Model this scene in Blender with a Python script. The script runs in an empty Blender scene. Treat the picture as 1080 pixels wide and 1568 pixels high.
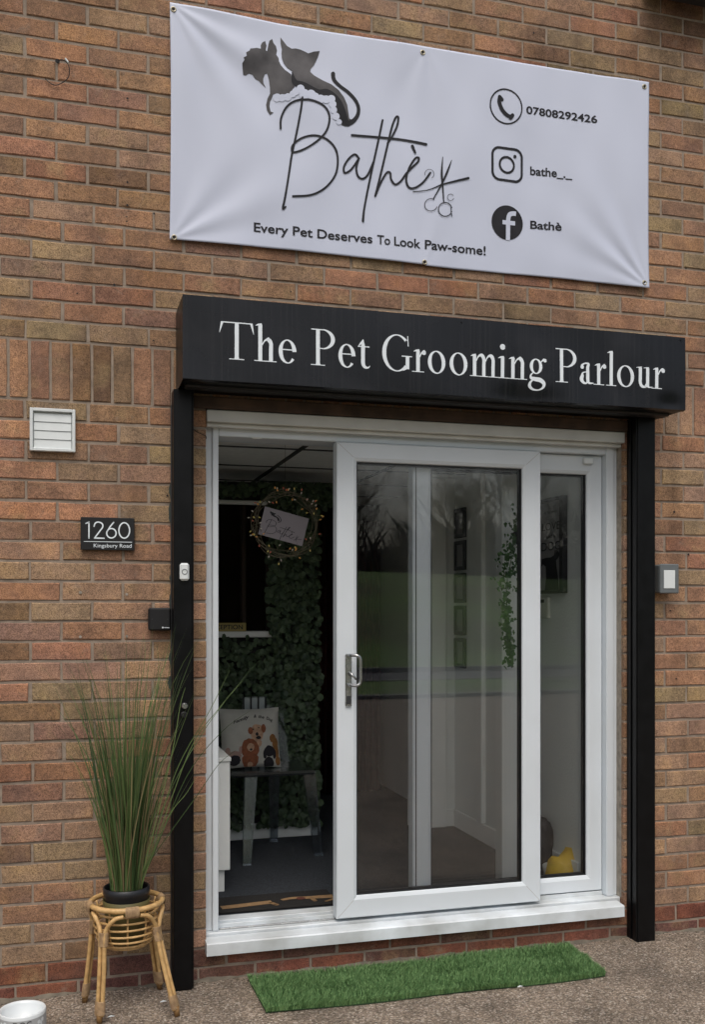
import bpy, math, random
from math import sin, cos, pi, atan, tan, radians, sqrt, hypot, exp
from mathutils import Vector, Matrix
random.seed(7)
sc = bpy.context.scene

# ------------------------------------------------------------------ camera, light, exposure
F, TH, DIST, X0, EYE, CX, CY = 1522.1, .27828, 3.8865, .1339, 1.4441, 540.0, 933.2   # photo calibration (1080 x 1568)
cam = bpy.data.cameras.new('camera'); camo = bpy.data.objects.new('camera', cam)
sc.collection.objects.link(camo); sc.camera = camo
camo.location = (X0, -DIST, EYE); camo.rotation_euler = (pi/2, 0, -TH)
cam.sensor_fit = 'HORIZONTAL'; cam.sensor_width = 36; cam.lens = F/1080*36
cam.shift_y = (CY-784)/1080; cam.shift_x = 0
cam.clip_start = .05; cam.clip_end = 500

SUN_EL, SUN_AZ = radians(60), radians(196)
w = bpy.data.worlds.new('World'); sc.world = w; w.use_nodes = True
nt = w.node_tree; nt.nodes.clear()
wo = nt.nodes.new('ShaderNodeOutputWorld'); bg = nt.nodes.new('ShaderNodeBackground')
sky = nt.nodes.new('ShaderNodeTexSky'); sky.sky_type = 'NISHITA'; sky.sun_disc = False
sky.sun_elevation = SUN_EL; sky.sun_rotation = SUN_AZ; sky.air_density = 1.2; sky.dust_density = 6; sky.ozone_density = 1
hs = nt.nodes.new('ShaderNodeHueSaturation'); hs.inputs['Saturation'].default_value = .72
nt.links.new(sky.outputs[0], hs.inputs['Color']); nt.links.new(hs.outputs[0], bg.inputs['Color'])
bg.inputs['Strength'].default_value = .135
nt.links.new(bg.outputs[0], wo.inputs['Surface'])
sl = bpy.data.lights.new('sun', 'SUN'); sl.energy = .75; sl.angle = radians(28); sl.color = (1, .992, .975)
so = bpy.data.objects.new('sun', sl); sc.collection.objects.link(so)
sd = Vector((sin(SUN_AZ)*cos(SUN_EL), cos(SUN_AZ)*cos(SUN_EL), sin(SUN_EL)))   # towards the sun
so.rotation_euler = sd.to_track_quat('Z', 'Y').to_euler(); so.location = (0, -6, 8)
sc.view_settings.view_transform = 'Standard'; sc.view_settings.look = 'None'
sc.view_settings.gamma = 1; sc.view_settings.use_curve_mapping = False
sc.view_settings.exposure = .10
sc.render.engine = 'CYCLES'
sc.cycles.max_bounces = 10; sc.cycles.transparent_max_bounces = 16; sc.cycles.glossy_bounces = 4
sc.cycles.diffuse_bounces = 8; sc.cycles.use_denoising = True; sc.cycles.sample_clamp_indirect = 4

# ------------------------------------------------------------------ helpers
def W(px, py, Y=0.0):
    """world point seen at photo pixel (px,py) on the vertical plane y=Y"""
    a = TH + atan((px-CX)/F); dy = DIST+Y; dx = dy*tan(a)
    fz = dx*sin(TH) + dy*cos(TH)
    return (X0+dx, Y, EYE + (CY-py)*fz/F)
def WX(px, Y=0.0): return W(px, 0, Y)[0]
def WZ(px, py, Y=0.0): return W(px, py, Y)[2]

def empty(name, label, cat, loc=(0, 0, 0), group=None, kind=None):
    o = bpy.data.objects.new(name, None); sc.collection.objects.link(o)
    o.location = loc; o.empty_display_size = .1
    tag(o, label, cat, group, kind); return o
def tag(o, label=None, cat=None, group=None, kind=None):
    if label: o['label'] = label
    if cat: o['category'] = cat
    if group: o['group'] = group
    if kind: o['kind'] = kind
    return o
def root_loc(o):
    while o.parent: o = o.parent
    return o.location.copy()
def link(name, me, mat=None, parent=None):
    o = bpy.data.objects.new(name, me); sc.collection.objects.link(o)
    if mat and not me.materials: me.materials.append(mat)
    if parent:
        o.parent = parent
        if parent.type == 'EMPTY': o.matrix_parent_inverse = Matrix.Translation(-root_loc(parent))
    return o

class MB:
    def __init__(s): s.v = []; s.f = []; s.m = []; s.mi = 0
    def add(s, V, Fc):
        b = len(s.v); s.v += [tuple(v) for v in V]; s.f += [[i+b for i in f] for f in Fc]; s.m += [s.mi]*len(Fc); return s
    def box(s, x0, x1, y0, y1, z0, z1, c=0.0):
        if x1 < x0: x0, x1 = x1, x0
        if y1 < y0: y0, y1 = y1, y0
        if z1 < z0: z0, z1 = z1, z0
        if c <= 0:
            V = [(x, y, z) for x in (x0, x1) for y in (y0, y1) for z in (z0, z1)]
            return s.add(V, [(0, 1, 3, 2), (4, 6, 7, 5), (0, 4, 5, 1), (2, 3, 7, 6), (0, 2, 6, 4), (1, 5, 7, 3)])
        c = min(c, (x1-x0)/2.1, (y1-y0)/2.1, (z1-z0)/2.1)
        X = (x0, x1); Y = (y0, y1); Z = (z0, z1); V = []; idx = {}
        for i in (0, 1):
            for j in (0, 1):
                for k in (0, 1):
                    a = c if i == 0 else -c; b = c if j == 0 else -c; d = c if k == 0 else -c
                    idx[(i, j, k, 0)] = len(V); V.append((X[i], Y[j]+b, Z[k]+d))
                    idx[(i, j, k, 1)] = len(V); V.append((X[i]+a, Y[j], Z[k]+d))
                    idx[(i, j, k, 2)] = len(V); V.append((X[i]+a, Y[j]+b, Z[k]))
        Fc = []
        for i in (0, 1): Fc.append([idx[(i, j, k, 0)] for j, k in ((0, 0), (0, 1), (1, 1), (1, 0))][::(1 if i == 0 else -1)])
        for j in (0, 1): Fc.append([idx[(i, j, k, 1)] for i, k in ((0, 0), (1, 0), (1, 1), (0, 1))][::(1 if j == 0 else -1)])
        for k in (0, 1): Fc.append([idx[(i, j, k, 2)] for i, j in ((0, 0), (0, 1), (1, 1), (1, 0))][::(1 if k == 0 else -1)])
        for j in (0, 1):
            for k in (0, 1): Fc.append([idx[(0, j, k, 1)], idx[(0, j, k, 2)], idx[(1, j, k, 2)], idx[(1, j, k, 1)]])
        for i in (0, 1):
            for k in (0, 1): Fc.append([idx[(i, 0, k, 0)], idx[(i, 0, k, 2)], idx[(i, 1, k, 2)], idx[(i, 1, k, 0)]])
        for i in (0, 1):
            for j in (0, 1): Fc.append([idx[(i, j, 0, 0)], idx[(i, j, 0, 1)], idx[(i, j, 1, 1)], idx[(i, j, 1, 0)]])
        for i in (0, 1):
            for j in (0, 1):
                for k in (0, 1): Fc.append([idx[(i, j, k, 0)], idx[(i, j, k, 1)], idx[(i, j, k, 2)]])
        return s.add(V, Fc)
    def tube(s, P, r, n=8, caps=True, squash=None):
        P = [Vector(p) for p in P]; R = r if isinstance(r, (list, tuple)) else [r]*len(P)
        V = []; up = Vector((0, 0, 1)); last = None
        for i, p in enumerate(P):
            t = (P[min(i+1, len(P)-1)]-P[max(i-1, 0)])
            t = t.normalized() if t.length > 1e-9 else Vector((0, 0, 1))
            if last is None:
                a = t.cross(up);
                if a.length < 1e-3: a = t.cross(Vector((0, 1, 0)))
            else: a = last - t*last.dot(t)
            a.normalize(); b = t.cross(a); last = a
            for k in range(n):
                q = 2*pi*k/n; V.append(p + (a*cos(q) + b*sin(q))*R[i])
        Fc = [[i*n+k, i*n+(k+1) % n, (i+1)*n+(k+1) % n, (i+1)*n+k] for i in range(len(P)-1) for k in range(n)]
        if caps: Fc += [list(range(n))[::-1], [(len(P)-1)*n+k for k in range(n)]]
        return s.add(V, Fc)
    def ring(s, c, R, r, n=32, m=8, axis='z', ry=None):
        V = []; ry = ry or R
        for i in range(n):
            a = 2*pi*i/n
            for k in range(m):
                b = 2*pi*k/m; rr = R + r*cos(b); rq = ry + r*cos(b); h = r*sin(b)
                if axis == 'z': V.append((c[0]+rr*cos(a), c[1]+rq*sin(a), c[2]+h))
                else: V.append((c[0]+rr*cos(a), c[1]+h, c[2]+rq*sin(a)))
        return s.add(V, [[i*m+k, i*m+(k+1) % m, ((i+1) % n)*m+(k+1) % m, ((i+1) % n)*m+k] for i in range(n) for k in range(m)])
    def lathe(s, c, prof, n=32, cap=True):
        V = []
        for r, z in prof:
            for i in range(n): a = 2*pi*i/n; V.append((c[0]+r*cos(a), c[1]+r*sin(a), c[2]+z))
        Fc = [[j*n+i, j*n+(i+1) % n, (j+1)*n+(i+1) % n, (j+1)*n+i] for j in range(len(prof)-1) for i in range(n)]
        if cap: Fc += [list(range(n))[::-1], [(len(prof)-1)*n+i for i in range(n)]]
        return s.add(V, Fc)
    def build(s, name, mat, parent=None, smooth=False):
        me = bpy.data.meshes.new(name); me.from_pydata(s.v, [], s.f)
        for m_ in (mat if isinstance(mat, (list, tuple)) else [mat]): me.materials.append(m_)
        if isinstance(mat, (list, tuple)): me.polygons.foreach_set('material_index', s.m)
        if smooth: me.polygons.foreach_set('use_smooth', [True]*len(me.polygons))
        me.validate(); me.update()
        return link(name, me, None, parent)

def spline(P, n=8, closed=False):
    """Catmull-Rom through points of any dimension"""
    out = []; N = len(P); rng = N if closed else N-1
    for i in range(rng):
        p = [P[(i+k) % N] if closed else P[max(0, min(N-1, i+k))] for k in (-1, 0, 1, 2)]
        for j in range(n):
            t = j/n
            out.append(tuple(.5*(2*b+(c-a)*t+(2*a-5*b+4*c-d)*t*t+(-a+3*b-3*c+d)*t**3) for a, b, c, d in zip(*p)))
    if not closed: out.append(tuple(P[-1]))
    return out

# ------------------------------------------------------------------ materials
def new_mat(name):
    m = bpy.data.materials.new(name); m.use_nodes = True; t = m.node_tree
    return m, t, t.nodes['Principled BSDF'], t.nodes, t.links
def mat(name, col, rough=.5, metal=0, var=.0, vscale=8, bump=0, bscale=60, spec=.5, dirt=None, coat=0, sheen=0, objc=False):
    m, t, b, N, L = new_mat(name)
    b.inputs['Roughness'].default_value = rough; b.inputs['Metallic'].default_value = metal
    b.inputs['Specular IOR Level'].default_value = spec; b.inputs['Coat Weight'].default_value = coat
    b.inputs['Base Color'].default_value = (*col, 1)
    if sheen: b.inputs['Sheen Weight'].default_value = sheen
    tc = N.new('ShaderNodeTexCoord')
    if var or dirt:
        n = N.new('ShaderNodeTexNoise'); n.inputs['Scale'].default_value = vscale; n.inputs['Detail'].default_value = 6
        L.new(tc.outputs['Object'], n.inputs['Vector'])
        r = N.new('ShaderNodeValToRGB'); e = r.color_ramp.elements
        e[0].position = .3; e[1].position = .7
        e[0].color = (*[max(0, c*(1-var)) for c in (dirt or col)], 1); e[1].color = (*[min(1, c*(1+var*.6)) for c in col], 1)
        L.new(n.outputs['Fac'], r.inputs[0]); L.new(r.outputs[0], b.inputs['Base Color'])
        mr = N.new('ShaderNodeMapRange'); mr.inputs['To Min'].default_value = max(.02, rough-.08); mr.inputs['To Max'].default_value = min(1, rough+.12)
        L.new(n.outputs['Fac'], mr.inputs['Value']); L.new(mr.outputs[0], b.inputs['Roughness'])
    if bump:
        n2 = N.new('ShaderNodeTexNoise'); n2.inputs['Scale'].default_value = bscale; n2.inputs['Detail'].default_value = 4
        L.new(tc.outputs['Object'], n2.inputs['Vector'])
        bm_ = N.new('ShaderNodeBump'); bm_.inputs['Strength'].default_value = 1; bm_.inputs['Distance'].default_value = bump
        L.new(n2.outputs['Fac'], bm_.inputs['Height']); L.new(bm_.outputs[0], b.inputs['Normal'])
    return m

def brick_mat(name, attr=False):
    m, t, b, N, L = new_mat(name)
    b.inputs['Roughness'].default_value = .9; b.inputs['Specular IOR Level'].default_value = .25
    geo = N.new('ShaderNodeNewGeometry')
    if attr:
        src = N.new('ShaderNodeAttribute'); src.attribute_name = 'brick_colour'; col = src.outputs['Color']; rnd = src.outputs['Alpha']
    else:
        src = N.new('ShaderNodeObjectInfo'); col = src.outputs['Color']; rnd = src.outputs['Random']
    def noise(scale, detail, rough=.6):
        n = N.new('ShaderNodeTexNoise'); n.noise_dimensions = '4D'; n.inputs['Scale'].default_value = scale
        n.inputs['Detail'].default_value = detail; n.inputs['Roughness'].default_value = rough
        L.new(geo.outputs['Position'], n.inputs['Vector'])
        mu = N.new('ShaderNodeMath'); mu.operation = 'MULTIPLY'; mu.inputs[1].default_value = 37.0
        L.new(rnd, mu.inputs[0]); L.new(mu.outputs[0], n.inputs['W']); return n.outputs['Fac']
    def ramp(fac, pts):
        r = N.new('ShaderNodeValToRGB'); e = r.color_ramp.elements
        while len(e) < len(pts): e.new(.5)
        for el, (p, c) in zip(e, pts): el.position = p; el.color = (*c, 1)
        L.new(fac, r.inputs[0]); return r.outputs[0]
    def mix(mode, fac, a, b2):
        x = N.new('ShaderNodeMix'); x.data_type = 'RGBA'; x.blend_type = mode
        if isinstance(fac, float): x.inputs[0].default_value = fac
        else: L.new(fac, x.inputs[0])
        for s_, v in ((x.inputs[6], a), (x.inputs[7], b2)):
            if isinstance(v, tuple): s_.default_value = (*v, 1)
            else: L.new(v, s_)
        return x.outputs[2]
    big = noise(9, 3)
    c = mix('MULTIPLY', 1.0, col, ramp(big, [(.3, (.66, .68, .72)), (.52, (1, 1, 1)), (.72, (1.18, 1.16, 1.02))]))
    c = mix('MIX', ramp(noise(5, 2), [(.5, (0, 0, 0)), (.68, (.38, .38, .38))]), c, (.20, .125, .105))
    c = mix('MIX', ramp(noise(6.5, 3), [(.56, (0, 0, 0)), (.72, (.55, .55, .55))]), c, (.36, .26, .14))
    c = mix('MULTIPLY', 1.0, c, ramp(noise(300, 3), [(.36, (.44, .42, .40)), (.47, (.92, .92, .92)), (.62, (1.28, 1.26, 1.2))]))
    c = mix('MULTIPLY', 1.0, c, ramp(noise(70, 4), [(.35, (.80, .80, .80)), (.65, (1.14, 1.14, 1.14))]))
    # weather stains on the wall as a whole
    st = N.new('ShaderNodeTexNoise'); st.inputs['Scale'].default_value = 1.7; st.inputs['Detail'].default_value = 7
    L.new(geo.outputs['Position'], st.inputs['Vector'])
    c = mix('MULTIPLY', 1.0, c, ramp(st.outputs['Fac'], [(.33, (.72, .71, .70)), (.5, (1, 1, 1)), (.8, (1.06, 1.06, 1.06))]))
    mp_ = N.new('ShaderNodeMapping'); mp_.inputs['Scale'].default_value = (7, 7, .7); L.new(geo.outputs['Position'], mp_.inputs['Vector'])
    sk = N.new('ShaderNodeTexNoise'); sk.inputs['Scale'].default_value = 1.0; sk.inputs['Detail'].default_value = 5; L.new(mp_.outputs[0], sk.inputs['Vector'])
    c = mix('MULTIPLY', 1.0, c, ramp(sk.outputs['Fac'], [(.3, (.74, .73, .72)), (.48, (1, 1, 1)), (.7, (1.07, 1.06, 1.05))]))
    sm_ = N.new('ShaderNodeTexNoise'); sm_.inputs['Scale'].default_value = 14; sm_.inputs['Detail'].default_value = 8; sm_.inputs['Roughness'].default_value = .75; L.new(geo.outputs['Position'], sm_.inputs['Vector'])
    c = mix('MIX', ramp(sm_.outputs['Fac'], [(.57, (0, 0, 0)), (.70, (.5, .5, .5))]), c, (.27, .22, .175))
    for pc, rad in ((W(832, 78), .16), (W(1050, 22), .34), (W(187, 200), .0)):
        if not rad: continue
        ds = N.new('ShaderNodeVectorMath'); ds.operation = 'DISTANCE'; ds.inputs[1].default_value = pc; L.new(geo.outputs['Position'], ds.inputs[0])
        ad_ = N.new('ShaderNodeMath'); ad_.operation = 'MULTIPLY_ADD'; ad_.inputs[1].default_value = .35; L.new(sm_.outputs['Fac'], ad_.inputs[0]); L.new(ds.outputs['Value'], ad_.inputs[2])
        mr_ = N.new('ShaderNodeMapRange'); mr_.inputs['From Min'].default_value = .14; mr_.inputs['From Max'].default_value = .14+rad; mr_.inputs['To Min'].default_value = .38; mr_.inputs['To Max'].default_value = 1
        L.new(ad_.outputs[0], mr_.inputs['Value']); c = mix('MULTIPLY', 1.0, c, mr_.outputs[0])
    L.new(c, b.inputs['Base Color'])
    add = N.new('ShaderNodeMath'); add.operation = 'ADD'
    L.new(noise(300, 3), add.inputs[0])
    m2 = N.new('ShaderNodeMath'); m2.operation = 'MULTIPLY'; m2.inputs[1].default_value = 1.5
    L.new(noise(45, 4), m2.inputs[0]); L.new(m2.outputs[0], add.inputs[1])
    bu = N.new('ShaderNodeBump'); bu.inputs['Distance'].default_value = .0022; bu.inputs['Strength'].default_value = .9
    L.new(add.outputs[0], bu.inputs['Height']); L.new(bu.outputs[0], b.inputs['Normal'])
    return m

def glass_mat(name, tint=(.86, .9, .88), boost=1.0, base=0.0, rough=0.0):
    """thin-walled glass: fresnel mix of straight-through and mirror, same for every ray"""
    m = bpy.data.materials.new(name); m.use_nodes = True; t = m.node_tree; N = t.nodes; L = t.links; N.clear()
    o = N.new('ShaderNodeOutputMaterial'); mx = N.new('ShaderNodeMixShader')
    tr = N.new('ShaderNodeBsdfTransparent'); tr.inputs[0].default_value = (*tint, 1)
    gl = N.new('ShaderNodeBsdfGlossy'); gl.inputs['Roughness'].default_value = rough; gl.inputs['Color'].default_value = (.95, .97, 1, 1)
    fr = N.new('ShaderNodeFresnel'); fr.inputs['IOR'].default_value = 1.5
    ma = N.new('ShaderNodeMath'); ma.operation = 'MULTIPLY_ADD'; ma.inputs[1].default_value = boost; ma.inputs[2].default_value = base
    ma.use_clamp = True
    L.new(fr.outputs[0], ma.inputs[0]); L.new(ma.outputs[0], mx.inputs[0])
    L.new(tr.outputs[0], mx.inputs[1]); L.new(gl.outputs[0], mx.inputs[2]); L.new(mx.outputs[0], o.inputs[0])
    return m

M = {}
M['mortar'] = mat('mortar', (.29, .235, .185), .95, var=.25, vscale=30, bump=.002, bscale=250)
M['mortar_low'] = M['mortar']
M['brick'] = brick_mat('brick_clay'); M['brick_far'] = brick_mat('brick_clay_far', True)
M['pvc'] = mat('white_pvc', (.655, .705, .745), .34, var=.03, vscale=4, spec=.45, dirt=(.645, .692, .722))
M['pvc_sill'] = mat('sill_pvc', (.66, .71, .745), .4, var=.22, vscale=6, spec=.45, dirt=(.60, .63, .63))
M['pvc_dull'] = mat('weathered_pvc', (.60, .61, .58), .45, var=.12, vscale=7)
M['pvc_cream'] = mat('aged_pvc', (.62, .63, .57), .4, var=.06, vscale=9)
M['gasket'] = mat('gasket', (.012, .013, .014), .5)
M['black'] = mat('black_powder_coat', (.004, .0042, .0048), .33, var=.3, vscale=20, bump=.0003, bscale=180, spec=.22)
M['black_face'] = mat('black_gloss_sheet', (.005, .0055, .0078), .2, var=.25, vscale=3, bump=.00015, bscale=300, spec=.36)
def streaks(m):
    t = m.node_tree; N = t.nodes; L = t.links; b = N['Principled BSDF']; g = N.new('ShaderNodeNewGeometry')
    mp = N.new('ShaderNodeMapping'); mp.inputs['Scale'].default_value = (110, 1, 1.2); L.new(g.outputs['Position'], mp.inputs['Vector'])
    n = N.new('ShaderNodeTexNoise'); n.inputs['Scale'].default_value = 1; n.inputs['Detail'].default_value = 4; L.new(mp.outputs[0], n.inputs['Vector'])
    r = N.new('ShaderNodeValToRGB'); r.color_ramp.elements[0].position = .5; r.color_ramp.elements[0].color = (.005, .0055, .0078, 1); r.color_ramp.elements[1].position = .8; r.color_ramp.elements[1].color = (.016, .016, .018, 1)
    L.new(n.outputs['Fac'], r.inputs[0])
    n2 = N.new('ShaderNodeTexNoise'); n2.inputs['Scale'].default_value = 5; n2.inputs['Detail'].default_value = 6; L.new(g.outputs['Position'], n2.inputs['Vector'])
    r2 = N.new('ShaderNodeValToRGB'); r2.color_ramp.elements[0].position = .52; r2.color_ramp.elements[0].color = (0, 0, 0, 1); r2.color_ramp.elements[1].position = .75; r2.color_ramp.elements[1].color = (.009, .009, .010, 1)
    L.new(n2.outputs['Fac'], r2.inputs[0]); a = N.new('ShaderNodeMix'); a.data_type = 'RGBA'; a.blend_type = 'ADD'; a.inputs[0].default_value = 1
    L.new(r.outputs[0], a.inputs[6]); L.new(r2.outputs[0], a.inputs[7]); L.new(a.outputs[2], b.inputs['Base Color'])
    mr = N.new('ShaderNodeMapRange'); mr.inputs['To Min'].default_value = .12; mr.inputs['To Max'].default_value = .42; L.new(n2.outputs['Fac'], mr.inputs['Value']); L.new(mr.outputs[0], b.inputs['Roughness'])
streaks(M['black_face'])
M['black_matt'] = mat('black_plastic', (.008, .008, .009), .5, spec=.4)
M['dark_steel'] = mat('dark_steel', (.05, .052, .055), .45, metal=.4)
M['vinyl'] = mat('white_vinyl', (.74, .80, .84), .4)
M['banner'] = mat('banner_pvc', (.555, .595, .715), .42, var=.02, vscale=3, spec=.4, bump=.0002, bscale=500)
M['ink'] = mat('charcoal_ink', (.020, .020, .024), .55, var=.35, vscale=14, spec=.2)
M['ink_mid'] = mat('grey_ink', (.13, .125, .13), .5, dirt=(.022, .021, .023), var=.1, vscale=7, spec=.25)
M['brass'] = mat('nickel_eyelet', (.42, .38, .28), .35, metal=.8)
M['chrome'] = mat('brushed_chrome', (.42, .43, .43), .24, metal=.9, var=.15, vscale=30)
M['vent'] = mat('vent_plastic', (.66, .70, .70), .45, var=.06, vscale=20)
M['timber'] = mat('brown_lintel_board', (.075, .045, .03), .7, var=.5, vscale=14, bump=.001, bscale=60)
M['sealant'] = mat('sealant', (.33, .29, .24), .8, var=.3, vscale=40)
M['grey_plastic'] = mat('grey_plastic', (.13, .145, .15), .5, var=.1, vscale=30)
M['white_plastic'] = mat('white_plastic', (.70, .74, .74), .35)
M['rattan'] = mat('rattan_cane', (.62, .40, .17), .45, dirt=(.48, .29, .11), var=.12, vscale=45, bump=.0008, bscale=90)
M['rattan_wrap'] = mat('rattan_binding', (.42, .28, .15), .7, dirt=(.30, .19, .10), var=.2, vscale=60)
M['cane_foot'] = mat('cane_foot', (.22, .12, .04), .6, var=.3, vscale=40)
M['pot'] = mat('black_pot', (.012, .013, .016), .38)
M['olive'] = mat('olive_liner_pot', (.10, .085, .025), .6, var=.15, vscale=12)
M['soil'] = mat('black_soil', (.01, .01, .009), .95, bump=.004, bscale=120)
M['ceramic'] = mat('white_ceramic', (.68, .72, .73), .22, coat=.3)
M['ceramic_grey'] = mat('grey_ceramic_print', (.07, .072, .07), .35)
M['ceramic_pale'] = mat('pale_ceramic_band', (.40, .415, .42), .45, var=.1, vscale=20)
M['carpet'] = mat('blue_grey_carpet', (.030, .036, .045), .95, var=.6, vscale=140, bump=.003, bscale=240)
M['mat_black'] = mat('black_coir', (.010, .009, .008), .95, bump=.003, bscale=250)
M['coir'] = mat('tan_coir', (.28, .17, .08), .95, var=.2, vscale=60, bump=.003, bscale=250)
M['coir_red'] = mat('rust_coir', (.10, .03, .018), .95)
M['ceiling'] = mat('ceiling_tile', (.88, .88, .84), .9, var=.06, vscale=30)
M['ceiling_bar'] = mat('ceiling_grid_bar', (.05, .05, .05), .6)
M['in_white'] = mat('interior_white_paint', (.82, .84, .82), .7, var=.04, vscale=4, bump=.001, bscale=60)
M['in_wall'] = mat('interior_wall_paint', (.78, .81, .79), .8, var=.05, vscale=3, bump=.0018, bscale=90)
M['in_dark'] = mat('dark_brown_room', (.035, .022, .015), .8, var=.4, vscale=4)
M['in_black'] = mat('dark_doorway', (.010, .008, .009), .8)
M['red_cloth'] = mat('dark_red_curtain', (.055, .010, .010), .9, var=.5, vscale=16)
M['sign_yellow'] = mat('yellow_sign', (.34, .26, .07), .5)
M['sign_ink'] = mat('sign_black_ink', (.01, .01, .01), .5)
M['wire'] = mat('wreath_wire', (.10, .085, .05), .6)
M['card'] = mat('grey_card', (.22, .20, .215), .7)
M['silver'] = mat('silver_panel', (.42, .47, .48), .3, metal=.3)
M['clearplastic'] = glass_mat('clear_polycarbonate', (.93, .94, .94), .6, .0, .02)
M['green_paint'] = mat('old_green_paint', (.035, .05, .042), .7, var=.4, vscale=60)
M['clearleg'] = glass_mat('clear_leg_plastic', (.66, .70, .73), 1.4, .10, .22)
M['cushion'] = mat('cream_linen', (.42, .42, .385), .9, var=.08, vscale=20, bump=.001, bscale=400)
M['d_tan'] = mat('printed_pale_fur', (.42, .27, .18), .9, var=.3, vscale=60)
M['d_ginger'] = mat('printed_ginger_fur', (.22, .075, .035), .9, var=.35, vscale=60)
M['d_black'] = mat('printed_black_fur', (.014, .013, .018), .9, var=.3, vscale=60)
M['d_pink'] = mat('printed_pink', (.33, .22, .19), .9)
M['d_amber'] = mat('printed_amber_fur', (.22, .10, .03), .9, var=.3, vscale=60)
M['bag_yellow'] = mat('yellow_plastic_bag', (.72, .47, .03), .45, var=.15, vscale=18)
M['bag_white'] = mat('white_paper', (.50, .50, .48), .6)
M['canvas'] = mat('grey_canvas', (.26, .26, .26), .8)
M['frame_dark'] = mat('dark_picture_frame', (.010, .011, .014), .5)
M['asphalt'] = mat('asphalt', (.075, .075, .08), .9, var=.25, vscale=3, bump=.002, bscale=150)
M['kerb'] = mat('kerb_concrete', (.25, .24, .22), .9, var=.2, vscale=6)
M['turf'] = mat('field_grass', (.085, .15, .035), .95, dirt=(.11, .125, .05), var=.4, vscale=.45, bump=.02, bscale=30)
M['bark'] = mat('winter_bark', (.10, .088, .075), .95, var=.3, vscale=5)
M['glass'] = glass_mat('door_glass', (.995, .997, .995), .9, .022, .012)
M['glass_back'] = glass_mat('door_glass_inner', (.99, .995, .99), .8, .005, .012)

def leaf_mat(name, c0, c1, rough=.5, spec=.4, scale=25):
    m, t, b, N, L = new_mat(name)
    g = N.new('ShaderNodeNewGeometry'); r = N.new('ShaderNodeValToRGB'); e = r.color_ramp.elements
    e[0].color = (*c0, 1); e[1].color = (*c1, 1)
    L.new(g.outputs['Random Per Island'], r.inputs[0]); L.new(r.outputs[0], b.inputs['Base Color'])
    b.inputs['Roughness'].default_value = rough; b.inputs['Specular IOR Level'].default_value = spec
    return m
M['ivy'] = leaf_mat('ivy_leaf', (.025, .042, .024), (.085, .13, .065))
M['ivy_round'] = leaf_mat('round_leaf', (.04, .07, .042), (.11, .16, .09))
M['trail'] = leaf_mat('trailing_leaf', (.03, .10, .02), (.10, .22, .06))
M['blade'] = leaf_mat('grass_blade', (.026, .058, .018), (.13, .19, .06), .55)
M['blade_dry'] = leaf_mat('dry_grass_blade', (.17, .11, .06), (.26, .20, .10), .6)
M['turf_blade'] = leaf_mat('artificial_grass_blade', (.07, .17, .055), (.23, .38, .15), .65)
M['turf_base'] = mat('artificial_grass_backing', (.02, .05, .015), .9)

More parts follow.
